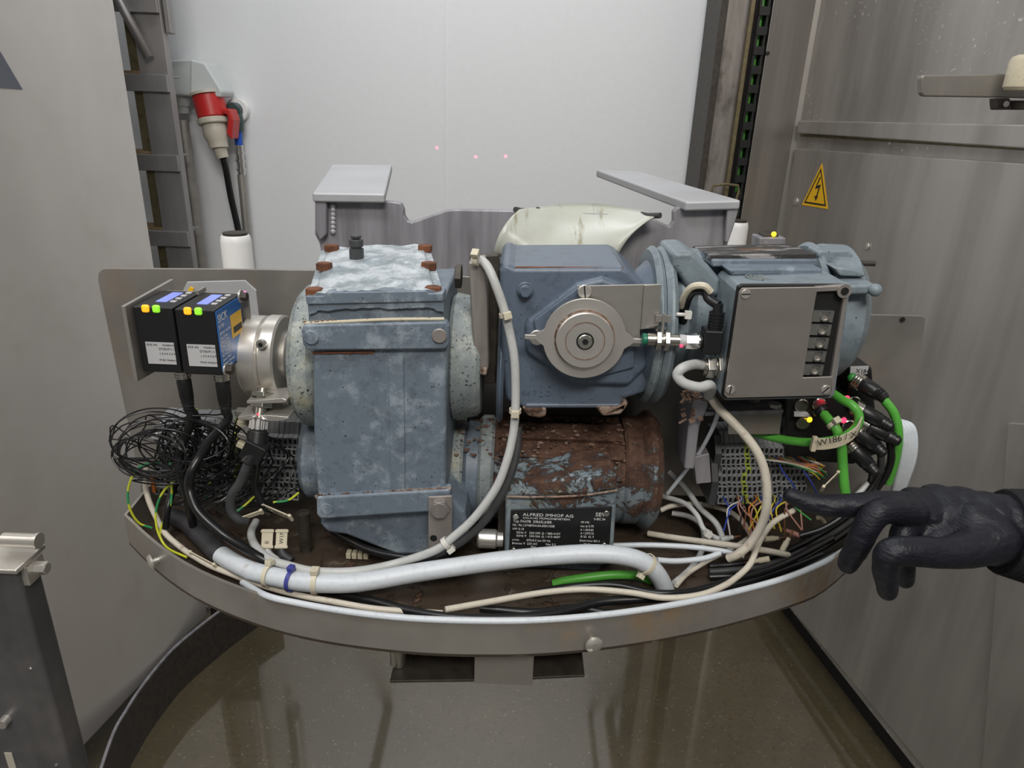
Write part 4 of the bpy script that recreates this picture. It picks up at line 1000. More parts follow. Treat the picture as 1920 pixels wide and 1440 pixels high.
l = bpy.data.lights.new('laser_spot', 'SPOT'); l.energy = 1.2; l.color = (1, .05, .35); l.spot_size = R(4); l.spot_blend = 1; l.shadow_soft_size = 0
o = bpy.data.objects.new('laser_spot', l); C.objects.link(o); o.location = tgt+V((.02, -.06, .03)); o.rotation_euler = (tgt-o.location).to_track_quat('-Z', 'Y').to_euler()
# sensor cables
def m12(parent, p, d, r=.0068, L=.032, nut=True, bodymat='black'):
    p = V(p); d = V(d).normalized(); mb = MB()
    if nut:
        nb = MB().cyl(p, p+d*.009, r*.98, n=24, ch=.0008)
        for i in range(3): nb.ring(p+d*(.001+i*.0028), d, r*1.08, r*.9, .0012, 24)
        nb.build('coupling_nut', 'nickel', parent)
    q = p+d*(.009 if nut else 0)
    mb.lathe(q, d, [(0, r*.9), (.002, r), (L*.55, r*.96), (L*.6, r*.85), (L*.68, r*.9), (L*.70, r*.75), (L*.78, r*.85), (L*.80, r*.68), (L*.9, r*.75), (L, r*.5)], 20)
    mb.build('plug_body', bodymat, parent); return q+d*L
def cable(name, label, pts, r, mat, cat='cable', n=12, group=None, seg=6, rr=None):
    o = MB().tube(pts, r, n=n, seg=seg, rr=rr).build(name, mat); tag(o, label, cat, group); return o
def px(lst): return [PA(*a) for a in lst]
t = T('sensor_cable', 'black cable with metal plug hanging below the left black sensor', 'cable', cA)
e = m12(t, cA, (0.03, 0, -1), L=.036)
MB().tube([e+Z1*.006, e-Z1*.01]+px([(337, 850, .625), (339, 890, .62), (348, 920, .62), (355, 950, .63), (362, 985, .64)]), .0042, n=12).build('cable', 'blackrub', t)
t = T('sensor_cable', 'black cable with metal plug curving down below the right black sensor', 'cable', cB)
e = m12(t, cB, (0.0, 0, -1), L=.036)
MB().tube([e+Z1*.006, e-Z1*.006]+px([(395, 822, .615), (375, 855, .61), (358, 885, .60), (355, 915, .60), (367, 952, .59), (392, 980, .585), (420, 1003, .58), (455, 1025, .58), (482, 1042, 1.178), (530, 1068, 1.165)]), .0044, n=12).build('cable', 'blackrub', t)
# left inductive sensor with clamp bracket
t = T('inductive_sensor', 'inductive sensor with knurled nut and black angled plug below the steel collar', 'sensor', P(490, 860, .62))
s0 = P(493, 728, .632); s1 = P(478, 862, .60); dd = (s1-s0)
mb = MB().cyl(s0, s0+dd*.42, .0056, n=24)
for i in range(12): mb.ring(s0+dd*(.01+i*.032), dd, .0063, .005, .0007, 24)
mb.build('threaded_barrel', 'nickel', t)
MB().hexn(s0+dd*.20, s0+dd*.27, .0115).build('nut', 'nickel', t, bevel=.0005)
MB().hexn(s0+dd*.06, s0+dd*.12, .0115).build('nut', 'nickel', t, bevel=.0005)
mb = MB().cyl(s0+dd*.42, s0+dd*.60, .0085, n=28, ch=.001)
for i in range(22):
    ax, a_, b_ = mb.frame(dd); an = i*2*math.pi/22; w0 = s0+dd*.46+(a_*math.cos(an)+b_*math.sin(an))*.0085; mb.cyl(w0, w0+dd*.11, .0006, n=5)
mb.build('knurled_nut', 'chrome', t)
q = s0+dd*.335; MB().ball(q+V((0, -.0055, 0)), .0015, 8).build('status_light', 'redled', t)
e0 = s0+dd*.60
MB().cyl(e0, s0+dd*.80, .0098, n=24, ch=.001).obox(s0+dd*.86+V((-.001, 0, 0)), (.020, .018, .020), Matrix.Rotation(.5, 3, 'Y')).tube([s0+dd*.88, s0+dd*.97+V((-.004, 0, 0)), s0+dd*1.05+V((-.007, 0, 0))], .0075, n=16, seg=4).build('angled_plug', 'black', t, bevel=.002)
cb = s0+dd*1.04+V((-.006, 0, 0))
MB().tube([cb, P(450, 905, .60), P(434, 930, .60), P(434, 958, .60), P(448, 974, .60), P(462, 976, .605)], .0046, n=12).build('cable', 'darkgrey', t)
cable('sensor_cable', 'short black cable dropping from the angled plug to the paper cable tag', [s0+dd*1.0+V((.002, .004, 0))]+px([(478, 905, .615), (485, 930, .615), (498, 952, .615), (505, 960, .62)]), .0038, 'blackrub')
t = T('sensor_clamp', 'small bent steel clamp bracket holding the inductive sensor under the collar', 'bracket', P(495, 770, .63))
FP(MB(), ((462, 752), (530, 747), (537, 750), (537, 754), (525, 756), (463, 757)), .615, .03).build('upper_plate', 'steel_l', t, bevel=.0005)
FP(MB(), ((445, 782), (470, 778), (520, 780), (541, 782), (542, 786), (520, 790), (446, 787)), .615, .028).build('lower_plate', 'steel_l', t, bevel=.0005)
FP(MB(), ((528, 748), (541, 752), (542, 786), (530, 786)), .640, .002).build('side_plate', 'steel', t, bevel=.0005)
for k, (a, b) in enumerate(((452, 772), (456, 792), (458, 815), (455, 833))):
    q = P(a, b, .635); MB().obox(q, (.010, .010, .006), Matrix.Rotation(.15*k, 3, 'Y')).build('clip_block', 'tag' if k % 2 else 'steel', t, bevel=.001)
# ---------------------------------------------------------------- terminal blocks
rt_ = random.Random(2)
def make_terminal(name, label, mat, w_, parent_group):
    # stepped side profile (y back, z up), extruded along x
    prof = [(0, 0), (0, .010), (.006, .0115), (.006, .019), (.012, .0205), (.012, .030), (.018, .032), (.024, .044), (.046, .046), (.046, 0)]
    mb = MB(); mb.prism([V((0, y, z)) for y, z in prof], (w_*.92, 0, 0), 0)
    for (y, z) in ((-.0002, .0055), (.0058, .0155), (.0118, .0255)):
        mb.box((w_*.2, y-.0003, z-.0026), (w_*.72, y+.001, z+.0026), 1)
    mb.obox((w_*.46, .009, .0198), (w_*.55, .0028, .0010), Matrix.Rotation(.2, 3, 'X'), 1)
    mb.obox((w_*.46, .0032, .0110), (w_*.55, .0028, .0010), Matrix.Rotation(.2, 3, 'X'), 1)
    o = mb.build('terminal_block', [mat, 'hole'], None, org=(0, 0, 0)); tag(o, label, 'terminal block', parent_group); return o
ORD = 'first second third fourth fifth sixth seventh eighth ninth tenth eleventh twelfth thirteenth fourteenth fifteenth sixteenth seventeenth eighteenth nineteenth twentieth'.split()+['twenty-'+x for x in 'first second third fourth fifth sixth seventh eighth ninth'.split()]+['thirtieth']
def bank(pl, pr, n, label_g, label_yg, group, ygs, sc=1.0, ends=True, z=None):
    pl = V(pl); pr = V(pr); d = (pr-pl); w_ = d.length/n; an = math.atan2(d.y, d.x)
    g0_ = make_terminal('t', label_g, 'terminal', w_, group); y0_ = make_terminal('t', label_yg, 'ygterm', w_, group+', yellow green ones')
    used = {0: False, 1: False}
    for i in range(n):
        yg = i in ygs; src = y0_ if yg else g0_
        o = src if not used[int(yg)] else src.copy()
        if used[int(yg)]: C.objects.link(o)
        used[int(yg)] = True
        o['label'] = (label_yg if yg else label_g)+', '+ORD[i]+' from left'
        o.location = pl+d*(i/n)+V((0, rt_.uniform(-.0006, .0006), rt_.uniform(-.0004, .0004))); o.rotation_euler = (rt_.uniform(-.01, .01), 0, an); o.scale = (1, sc, sc)
    if not used[1]: bpy.data.objects.remove(y0_)
ul = P(292, 866, .690); ur = P(574, 866, .690); ur.z = ul.z
bank(ul, ur, 30, 'grey stepped terminal block in the upper row behind the wire tangle', 'yellow green earth terminal block in the upper row behind the wire tangle', 'upper left terminal row', (5, 15))
ll = P(290, 928, .682); lr = P(560, 928, .682); lr.z = ll.z
bank(ll, lr, 28, 'grey stepped terminal block in the lower row behind the wire tangle', 'yellow green earth terminal block in the lower row behind the wire tangle', 'lower left terminal row', (15,))
ul = P(1352, 893, .690); ur = P(1524, 893, .700); ur.z = ul.z
bank(ul, ur, 19, 'grey stepped terminal block in the upper row right of rusty motor', 'yellow green terminal in the upper row right of rusty motor', 'upper right terminal row', (5,))
ll = P(1345, 946, .675); lr = P(1512, 946, .685); lr.z = ll.z
bank(ll, lr, 18, 'grey stepped terminal block in the lower row right of rusty motor', 'yellow green terminal in the lower row right of rusty motor', 'lower right terminal row', (5,))
for a, b, Y, lab in ((1334, 896, .69, 'upper'), (1328, 948, .675, 'lower')):
    q = P(a, b, Y); o = MB().prism([q+V((0, y, z)) for y, z in ((0, 0), (0, .030), (.014, .046), (.046, .046), (.046, 0))], (.008, 0, 0)).build('end_bracket', 'termend', bevel=.001)
    tag(o, 'dark end bracket closing the %s right terminal row' % lab, 'end bracket')
# white marker strip along the top of the left row
q0 = P(290, 820, .716); q1 = P(574, 824, .716)
for i in range(9):
    a = q0+(q1-q0)*(i/9); b = q0+(q1-q0)*((i+.93)/9)
    if i in (1, 4): continue
    o = MB().box((a.x, .708, q0.z+.0015), (b.x, .735, q0.z+.0045)).build('marker_strip', 'label', bevel=.0006)
    tag(o, 'light grey marker strip clipped on top of the upper left terminals, '+ORD[len([x for x in range(i) if x not in (1, 4)])]+' from left', 'marker strip', 'marker strips on the left terminals')

# ---------------------------------------------------------------- big cables in the tray
def tie_on(name_label, c, tan, r, mat='tie', w_=.0045, head=None, group=None):
    c = V(c); tan = V(tan).normalized(); t = T('cable_tie', name_label, 'cable tie', c-Z1*r, group)
    MB().ring(c-tan*w_/2, tan, r+.0012, r, w_, 32).build('band', mat, t, bevel=.0002)
    h = V(head).normalized() if head else V((0, -.6, .8)); h = (h-tan*h.dot(tan)).normalized()
    q = c+h*(r+.0035); M3 = Matrix((tan, h, tan.cross(h))).transposed()
    MB().obox(q, (w_*1.5, .005, w_*1.7), M3).build('lock_head', mat, t, bevel=.0006); return t
def ctag(label, p0, p1, w_, body, mat='tag', up_=(0, -.5, .85), size=None, parts=None):
    p0 = V(p0); p1 = V(p1); d = (p1-p0).normalized(); u = V(up_); u = (u-d*u.dot(d)).normalized(); nn = d.cross(u)
    if nn.y > 0: nn = -nn
    t = T('cable_tag', label, 'cable tag', (p0+p1)/2)
    M3 = Matrix((d, u, nn)).transposed()
    MB().obox((p0+p1)/2, ((p1-p0).length, w_, .0012), M3).build('plate', mat, t, bevel=.0005)
    c = (p0+p1)/2; e = (p1-p0).length/2
    MB().obox(p0+d*.002, (.003, w_*1.15, .003), M3).build('clip', mat, t, bevel=.0005)
    MB().obox(p1-d*.002, (.003, w_*1.15, .003), M3).build('clip', mat, t, bevel=.0005)
    if body:
        s_ = size or w_*.75
        text(body, s_, p0+d*.005-u*s_*.33+nn*.0009, d, u, 'ink', t, ex=.00005)
    return t
c1 = px([(408, 1036, 1.166), (440, 1056, 1.167), (480, 1073, 1.168), (560, 1090, 1.170), (640, 1094, 1.170), (700, 1088, 1.172), (780, 1074, 1.176), (860, 1062, 1.18), (940, 1051, .577), (1020, 1043, .585), (1100, 1038, .588), (1160, 1041, .588), (1205, 1053, .588), (1232, 1076, .590), (1247, 1105, .595), (1250, 1122, .605)])
cable('conduit_hose', 'thick white conduit hose sweeping across the front of the tray', c1, .0092, 'white', 'hose', 20)
cable('rubber_sleeve', 'dark rubber sleeve over the left end of the thick white conduit', px([(322, 968, 1.158), (352, 982, 1.160), (382, 1010, 1.163), (405, 1033, 1.166), (414, 1041, 1.1662)]), .0098, 'sleeve', 'sleeve', 18)
c2 = px([(890, 488, .640), (903, 489, .634), (914, 500, .628), (927, 528, .622), (945, 580, .620), (957, 630, .618), (965, 677, .615), (967, 740, .612), (965, 790, .608), (960, 825, .604), (950, 865, .598), (930, 915, .592), (890, 970, .586), (852, 1005, .582), (815, 1032, .578), (740, 1057, .580), (665, 1071, 1.178), (590, 1071, 1.178), (540, 1060, 1.178), (505, 1048, 1.176), (480, 1025, 1.172), (471, 1000, 1.170), (480, 978, 1.168)])
cable('cable', 'long grey printed cable looping down over the middle gearbox and across the tray', c2, .0042, 'greycab')
cable('cable', 'dark grey cable running just inside the long grey printed cable', px([(972, 800, .625), (968, 850, .615), (952, 905, .605), (918, 965, .598), (880, 1005, .594), (842, 1030, .592), (800, 1046, .592), (760, 1050, .60)]), .0040, 'darkgrey')
cable('cable', 'black cable emerging below the left gearbox and joining the grey cable', px([(608, 975, .66), (625, 995, .64), (655, 1012, .625), (690, 1030, .612), (735, 1042, .602), (790, 1047, .598), (840, 1040, .597)]), .0040, 'blackrub')
tie_on('cream nylon tie around the grey cable at the top of the torque arm', P(893, 487, .632), P(905, 489, .632)-P(888, 487, .634), .0046)
tie_on('cream nylon tie around the grey cable beside the blue gearbox plug', P(947, 590, .6195), P(957, 630, .618)-P(945, 580, .620), .0044)
tie_on('yellowed nylon tie around the grey cable just above the rusty motor', P(966, 770, .6095), Z1, .0046, head=(0, -1, 0))
tie_on('white nylon tie holding the grey cable to the hanging steel strip', P(836, 1018, .580), P(852, 1005, .582)-P(815, 1032, .578), .0050, 'tiew', .005, head=(.1, -.2, -1))
def T1(p, a, b): return P(*p), P(*b)-P(*a)
tie_on('cream nylon tie around the thick white conduit and grey cable at left', PZ(505, 1079, 1.169), PZ(560, 1090, 1.17)-PZ(480, 1073, 1.168), .0100, 'tie', .0045, head=(.2, .2, 1))
tie_on('blue nylon tie around the white conduit below the left gearbox', PZ(548, 1088, 1.170), PZ(560, 1090, 1.17)-PZ(480, 1073, 1.168), .0100, 'tieblue', .004, head=(.15, 0, 1))
tie_on('cream nylon tie around the white conduit right of the blue tie', PZ(592, 1092, 1.170), PZ(640, 1094, 1.17)-PZ(560, 1090, 1.17), .0100, 'tie', .005, head=(.1, 0, 1))
tie_on('white nylon tie around the right bend of the thick white conduit', P(1213, 1058, .589), P(1228, 1070, .59)-P(1200, 1050, .588), .0102, 'tie', .004, head=(-.4, -.6, -.9))
cable('cable', 'green cable bend passing under the right end of the white conduit', px([(1037, 1095, .60), (1060, 1089, .600), (1100, 1083, .600), (1150, 1078, .602), (1190, 1079, .605), (1215, 1086, .606), (1238, 1102, .612), (1245, 1120, .62)]), .0046, 'green')
cable('cable', 'thin white cable following the left inside edge of the tray', px([(275, 872, .68), (272, 900, .67), (278, 935, .66), (292, 968, .648), (310, 1000, .632), (340, 1027, .615), (365, 1044, .602), (395, 1061, .59), (430, 1075, .58), (490, 1097, .565), (560, 1116, .552), (640, 1131, .54), (700, 1141, .535), (760, 1146, .535), (830, 1150, .54)]), .0030, 'cream')
ctag('cream cable sleeve tag clipped on the thin white cable at the left rim', P(357, 1036, .604), P(406, 1062, .584), .007, '')
rimin = [PZ(455, 1092, 1.160)]+[PZ(a, b-4, 1.182) for a, b in ((500, 1121), (560, 1135), (640, 1149), (720, 1159), (800, 1165), (900, 1168), (1000, 1167), (1100, 1160), (1200, 1148), (1300, 1131), (1400, 1108), (1480, 1085), (1545, 1058))]+[PZ(1585, 1030, 1.165)]
cable('cable', 'white cable lying along the front rim of the tray', rimin, .0030, 'white')
cable('cable', 'thick black cable crossing the tray bottom behind the front rim', px([(480, 1085, 1.152), (600, 1105, 1.152), (700, 1127, 1.153), (780, 1148, 1.158), (860, 1158, 1.16), (960, 1158, 1.16), (1050, 1148, 1.158), (1130, 1128, 1.158), (1250, 1120, 1.16), (1350, 1104, 1.16), (1450, 1074, 1.16), (1540, 1040, 1.16)]), .0042, 'blackrub')
cable('cable', 'black cable running parallel behind the thick one in the tray', px([(900, 1140, 1.152), (1000, 1148, 1.152), (1080, 1140, 1.152), (1150, 1150, 1.153), (1250, 1140, 1.156), (1360, 1115, 1.156), (1470, 1085, 1.156), (1560, 1040, 1.158)]), .0038, 'blackrub')
cable('cable', 'black cable appearing under the green cable bend', px([(1000, 1112, 1.150), (1070, 1100, 1.150), (1150, 1097, 1.155), (1230, 1112, 1.156), (1300, 1108, 1.160), (1380, 1085, 1.165), (1460, 1060, 1.17), (1560, 1010, 1.17)]), .0036, 'blackrub')
for k, dy in enumerate((0, 14, 28)):
    cable('cable', ['uppermost', 'middle', 'lowest'][k]+' of three dark cables running into the tray under the gloved hand', px([(1330, 1062+dy*.7, 1.150), (1400, 1055+dy*.8, 1.155), (1470, 1035+dy, 1.16), (1540, 1000+dy, 1.165), (1600, 960+dy, 1.17), (1645, 915+dy, 1.18)]), .0034, ['blackrub', 'darkgrey', 'blackrub'][k])
cable('cable', 'cream stained cable curving across the tray to the motor cables', px([(835, 1143, 1.165), (920, 1128, 1.163), (1020, 1111, 1.162), (1100, 1105, 1.163), (1180, 1111, 1.168), (1245, 1121, 1.172), (1310, 1116, 1.175), (1358, 1098, 1.178), (1390, 1075, 1.18), (1408, 1055, 1.185), (1418, 1030, 1.19), (1430, 1005, 1.195), (1452, 978, 1.20), (1488, 957, 1.205)]), .0031, 'cream')
t = cable('cable', 'thick grey cable hanging in an S curve from the gland of the right motor box', px([(1322, 685, .630), (1302, 683, .622), (1280, 690, .606), (1270, 703, .604), (1282, 718, .602), (1310, 726, .603), (1330, 722, .610), (1334, 731, .628), (1328, 742, .645)]), .0048, 'greycab')
t = cable('cable', 'thick grey cable descending in front of the right terminal blocks into the tray', px([(1322, 728, .66), (1335, 748, .645), (1350, 768, .635), (1375, 793, .625), (1400, 820, .618), (1421, 850, .612), (1433, 882, .608), (1438, 920, .604), (1436, 957, .602), (1426, 988, .60), (1407, 1018, .60), (1385, 1038, .60), (1366, 1047, .605)]), .0045, 'cream')
cl_ = [
 ('cream cable arching right of the rusty motor end', [(1238, 957, 1.17), (1262, 948, 1.175), (1310, 945, 1.18), (1360, 956, 1.18), (1390, 976, 1.18), (1406, 1000, 1.175), (1412, 1014, 1.17)], .0030),
 ('stained cream cable leaving under the motor end towards the right', [(1215, 1000, 1.155), (1270, 1009, 1.16), (1330, 1017, 1.17), (1390, 1025, 1.178), (1440, 1033, 1.175), (1478, 1041, 1.165)], .0034),
 ('pale grey cable running flat right of the nameplate', [(1150, 1023, .65), (1220, 1022, .645), (1300, 1026, .64), (1360, 1034, .635), (1395, 1042, .63)], .0030),
 ('short white cable stub right of the conduit bend', [(1232, 1050, .60), (1270, 1052, .605), (1320, 1047, .61), (1350, 1037, .615)], .0030),
 ('grey cable crossing steeply behind the motor end', [(1255, 885, .74), (1285, 915, .72), (1312, 952, .70), (1340, 978, .68), (1352, 1000, .67), (1356, 1018, .66)], .0034),
 ('grey cable with square clip in the right of the tray', [(1242, 930, .72), (1282, 943, .70), (1306, 965, .68), (1318, 990, .67), (1332, 1003, .66), (1350, 1012, .65)], .0030),
 ('thin lavender cable rising diagonally to the right motor bracket', [(1252, 925, .70), (1280, 890, .69), (1310, 850, .675), (1335, 805, .66), (1350, 765, .655)], .0022),
 ('dirty grey cable under the arching cream cable', [(1260, 962, 1.16), (1290, 968, 1.16), (1315, 985, 1.16), (1320, 1020, 1.155), (1300, 1060, 1.15), (1265, 1092, 1.15)], .0032),
 ('dirty cream cable sloping to the conduit bend', [(1405, 1008, 1.165), (1370, 1030, 1.16), (1330, 1050, 1.155), (1290, 1075, 1.15), (1268, 1098, 1.15)], .0026)]
for lab, pts_, r_ in cl_: cable('cable', lab, px(pts_), r_, 'white' if 'lavender' in lab or 'pale grey' in lab or 'short white' in lab else ('greycab' if 'grey' in lab else 'cream'))
q = P(1328, 1001, .655); tag(MB().obox(q, (.008, .008, .007), Matrix.Rotation(.5, 3, 'Y')).build('cable_clip', 'tiew', bevel=.001), 'small square white clip on the grey cable in the right of the tray', 'clip')
for k, (a, b, mt) in enumerate(((1445, 1010, 'tag'), (1472, 1022, 'tag'), (1487, 1000, 'copper'), (1430, 1050, 'tag'), (1540, 975, 'tag'), (1360, 1010, 'greycab'))):
    q = PZ(a, b, 1.17); t = T('crimp_connector', ['cream crimp sleeve beside the thick cable end', 'cream crimp connector at the end of the cream cables', 'pinkish crimp sleeve below the pointing finger', 'cream crimp sleeve lowest in the right cable tangle', 'cream crimp sleeve nearest the gloved finger', 'grey crimp sleeve under the arching cream cable'][k], 'connector', q)
    d = V((math.cos(k*1.3), .2, math.sin(k*1.3)*.5)).normalized()
    MB().cyl(q-d*.007, q+d*.004, .0032, n=12).cyl(q+d*.004, q+d*.009, .0024, n=12).build('sleeve', mt, t)
    MB().cyl(q+d*.009, q+d*.018, .0012, n=8).build('wire_end', 'wirebrown', t)
ctag('long cream tag printed W W1640 below the middle of the tray cables', P(675, 1077, .60), P(762, 1056, .61), .0085, 'W-W16-W1640')
ctag('dirty cream tag with faded print near the front rim at right', PZ(1216, 1148, 1.170), PZ(1300, 1132, 1.170), .007, 'W184 /B195', up_=(0, .3, .9))
ctag('cream tag on the short black cable left of the gearbox foot', P(492, 948, .615), P(548, 972, .60), .009, 'W188/K651')
ctag('cream tag on the dark grey cable below the terminal blocks', P(441, 977, .60), P(494, 958, .61), .007, '')
for k, (a, body, lab) in enumerate(((500, 'II', 'left one of two upright cream tags beside the gearbox foot'), (527, 'W1N', 'right one of two upright cream tags beside the gearbox foot'))):
    ctag(lab, P(a, 1029, .612), P(a+2, 992, .622), .0115, body, up_=(-1, -.2, 0), size=.006)
    cable('cable', 'short %s stub cable under the %s upright tag' % (('grey', 'left') if k == 0 else ('dark', 'right')), px([(a, 1020, .618), (a+3, 1038, .612), (a+20, 1052, .606)]), .0042, 'greycab' if k == 0 else 'sleeve')
q = P(670, 1041, 1.0) if False else PZ(671, 1045, 1.146)
t = T('terminal_strip', 'small yellowish connector strip lying on the tray floor', 'connector strip', q)
for i in range(4): MB().box((q.x-.012+i*.0062, q.y-.004, 1.146), (q.x-.0068+i*.0062, q.y+.005, 1.153)).build('segment', 'tag', t, bevel=.0008)
t = T('threaded_stud', 'dirty brown threaded spacer standing left of the gearbox foot', 'spacer', P(573, 1015, .64))
q = P(573, 1015, .64); mb = MB().cyl(V((q.x, .64, 1.145)), V((q.x, .64, P(573, 965, .64).z)), .0062, n=20)
for i in range(14): mb.ring(V((q.x, .64, 1.150+i*.0032)), Z1, .0070, .006, .0014, 20)
mb.build('stud', 'dark', t)
# ---------------------------------------------------------------- black wire tangle at left
rw = random.Random(21)
for k in range(32):
    ax_ = rw.uniform(48, 100); ay_ = ax_*rw.uniform(.52, .72); cx_ = 205+ax_+rw.uniform(0, 1)**1.5*110; cy_ = rw.uniform(818, 868); a0 = rw.uniform(0, 6.28); sp = rw.uniform(3.6, 7.0); tilt = rw.uniform(-.45, .35); Yb = rw.uniform(.615, .665)
    pts_ = []
    nn_ = 11
    for i in range(nn_):
        a = a0+sp*i/(nn_-1); g = 1+.05*math.sin(2*a+k); x = cx_+(ax_*math.cos(a)*g)*math.cos(tilt)-ay_*math.sin(a)*math.sin(tilt); y = cy_+ax_*math.cos(a)*math.sin(tilt)*.6+ay_*math.sin(a)*g*math.cos(tilt)
        pts_.append(P(x, y, Yb+.018*math.sin(a*.9+k)))
    # tie each loop back to a terminal
    hx = rw.uniform(300, 470); hy = rw.choice([853, 866, 905, 917]); pts_.append(P((pts_ and hx), hy, .672)); pts_.append(P(hx, hy-2, .688))
    cable('black_wire', 'thin black wire in the loose tangle left of the gearbox', pts_, .00082, 'blackrub', 'wire', 6, 'black wire tangle', 5)
for k in range(26):
    x0 = rw.uniform(400, 566); y0 = rw.choice([905, 917, 866, 853]); x1 = x0-rw.uniform(40, 130); y1 = rw.uniform(938, 962)
    cable('black_wire', 'thin black wire hanging from the terminals towards the tray at left', [P(x0, y0, .686), P(x0-4, y0+10, .672), P(lerp(x0, x1, .5), lerp(y0, y1, .75)+rw.uniform(-8, 6), .655), P(x1, y1, .645)], .0010, 'blackrub', 'wire', 6, 'black wires below the left terminals', 5)
for k in range(9):
    x0 = rw.uniform(440, 560); x1 = rw.uniform(330, 460)
    cable('black_wire', 'thin black wire draped across the upper left terminals', [P(x0, rw.choice([853, 866]), .688), P(x0-10, 830+rw.uniform(-15, 25), .655), P((x0+x1)/2, rw.uniform(800, 880), .645), P(x1, rw.uniform(780, 850), .64), P(x1-rw.uniform(15, 40), rw.uniform(850, 905), .66)], .0010, 'blackrub', 'wire', 6, 'black wires draped over the left terminals', 5)
ew = [('yellow green earth wire bulging left outside the tray corner', [(300, 868, .66), (268, 872, .64), (250, 890, .63), (240, 920, .63), (243, 952, .63), (260, 980, .635), (285, 990, .64)]),
 ('yellow green earth wire twisting down beside the tray corner', [(350, 880, .67), (330, 900, .65), (306, 922, .64), (293, 955, .635), (294, 990, .63), (306, 1018, .625), (318, 1030, .62)]),
 ('yellow green earth wire running down from the upper terminals to the rim', [(320, 850, .68), (319, 880, .66), (322, 915, .65), (319, 948, .64), (306, 978, .635), (300, 1005, .63), (315, 1028, .62), (350, 1045, .605)]),
 ('yellow green earth wire curving out to the cream tag', [(478, 930, .65), (462, 945, .64), (443, 960, .63)]),
 ('yellow green earth wire emerging next to the gearbox boss', [(560, 924, .655), (540, 938, .645), (512, 942, .64)]),
 ('short yellow green earth wire in the middle of the lower terminals', [(396, 898, .685), (391, 915, .665), (386, 934, .66)])]
for lab, pts_ in ew: cable('earth_wire', lab, px(pts_), .0012, 'earth', 'wire', 8)
q = P(287, 905, .672); tag(MB().box(q-V((.002, .001, .012)), q+V((.0015, .002, .012))).build('marker_strip', 'wireorange'), 'orange stained strip at the left end of the lower terminals', 'marker')
cable('cable', 'dark cable bundle core behind the wire loops at left', px([(352, 760, .66), (365, 775, .655), (372, 800, .66), (360, 850, .67), (330, 905, .66), (315, 950, .64), (310, 990, .635)]), .0036, 'blackrub')
# ---------------------------------------------------------------- coloured wires at the right terminals
cols = [('wirewhite', 'white'), ('wirebrown', 'brown'), ('wireyellow', 'yellow'), ('wiregreen', 'green'), ('wireorange', 'orange'), ('wireblue', 'blue'), ('copper', 'pink')]
for k in range(18):
    mt, cn_ = cols[(k*3) % 7]
    x0 = 1428+k*5.3; x1 = rw.uniform(1535, 1556); y1 = rw.uniform(868, 900)
    if mt == 'wireblue': x1 = x0+45; y1 = 925
    cable('thin_wire', 'thin %s wire leaving the upper right terminals' % cn_, [P(x0, 857, .700), P(x0+8, 862, .680), P(lerp(x0, x1, .45), lerp(862, y1, .35)+rw.uniform(-3, 4), .668), P(lerp(x0, x1, .8), lerp(862, y1, .7), .664), P(x1, y1, .668)], .0009, mt, 'wire', 6, 'thin %s wires at the upper right terminals' % cn_, 5)
for k in range(22):
    mt, cn_ = rw.choice(cols+[('blackrub', 'black')]*3+[('wireblue', 'blue')]*2)
    x0 = rw.uniform(1355, 1500); x1 = x0+rw.uniform(-30, 45); y1 = rw.uniform(965, 1005)
    cable('thin_wire', 'thin %s wire hanging from the lower right terminals' % cn_, [P(x0, 928, .682), P(x0+3, 938, .665), P(lerp(x0, x1, .5)+rw.uniform(-14, 14), 955, .655), P(x1, y1, .65)], .0009, mt, 'wire', 6, 'thin %s wires at the lower right terminals' % cn_, 5)
# ---------------------------------------------------------------- field distributor block with plugs at right
fb = T('distributor_block', 'black plug distributor block with glowing status lights under the right motor box', 'junction box', P(1550, 850, .71))
FP(MB(), ((1472, 745), (1590, 742), (1592, 690), (1636, 688), (1640, 735), (1650, 850), (1600, 872), (1476, 862)), .70, .05).build('housing', 'black', fb, bevel=.003)
for (a, b, mt) in ((1518, 787, 'yled'), (1588, 747, 'redled'), (1582, 788, 'redled')):
    q = P(a, b, .665 if a > 1550 else .690); MB().ball(q, (.0030, .002, .0032), 10).build('status_light', mt, fb)
for (a, b) in ((1500, 757), (1533, 755), (1503, 790), (1597, 752), (1588, 796)):
    q = P(a, b, .700); MB().cyl(q, q-Y1*.006, .0075, n=24, ch=.001).build('port_ring', 'nickel', fb); 
tp_ = [P(1489, 771, .696), P(1513, 772, .696), P(1522, 782, .69), P(1489, 781, .69)]
MB().hexa(tp_, [p-Z1*.0008+Y1*.002 for p in tp_]).build('port_label', 'label', fb)
xl = FP(MB(), ((1595, 688), (1629, 687), (1626, 701), (1594, 703)), .6975, .002).build('label_plate', 'label', fb)
text('X184', .0065, P(1604, 699, .6970), X1, Z1, 'ink', xl, ex=.00005)
def plug_cable(lab, p, d, pts, mat, r=.0045, L=.04, nut=True, pr=.0082, first='black'):
    t = T('plug_cable', lab, 'cable', p)
    e = m12(t, p, d, r=pr, L=L, nut=nut, bodymat=first)
    MB().tube([e-V(d).normalized()*.008]+pts, r, n=12).build('cable', mat, t); return t
def pd(a, b): return (P(*b)-P(*a))
a = (1604, 711, .69)
MB().ball(P(1598, 708, .69), (.005, .004, .005), 12).build('port_cap', 'wiregreen', fb)
plug_cable('green cable with black plug curving down at the far right of the tray', P(*a), pd(a, (1652, 742, .665)), px([(1662, 755, .662), (1676, 775, .658), (1684, 805, .655), (1683, 840, .655), (1675, 875, .66), (1665, 905, .665)]), 'green', .0045, .028)
a = (1548, 728, .68)
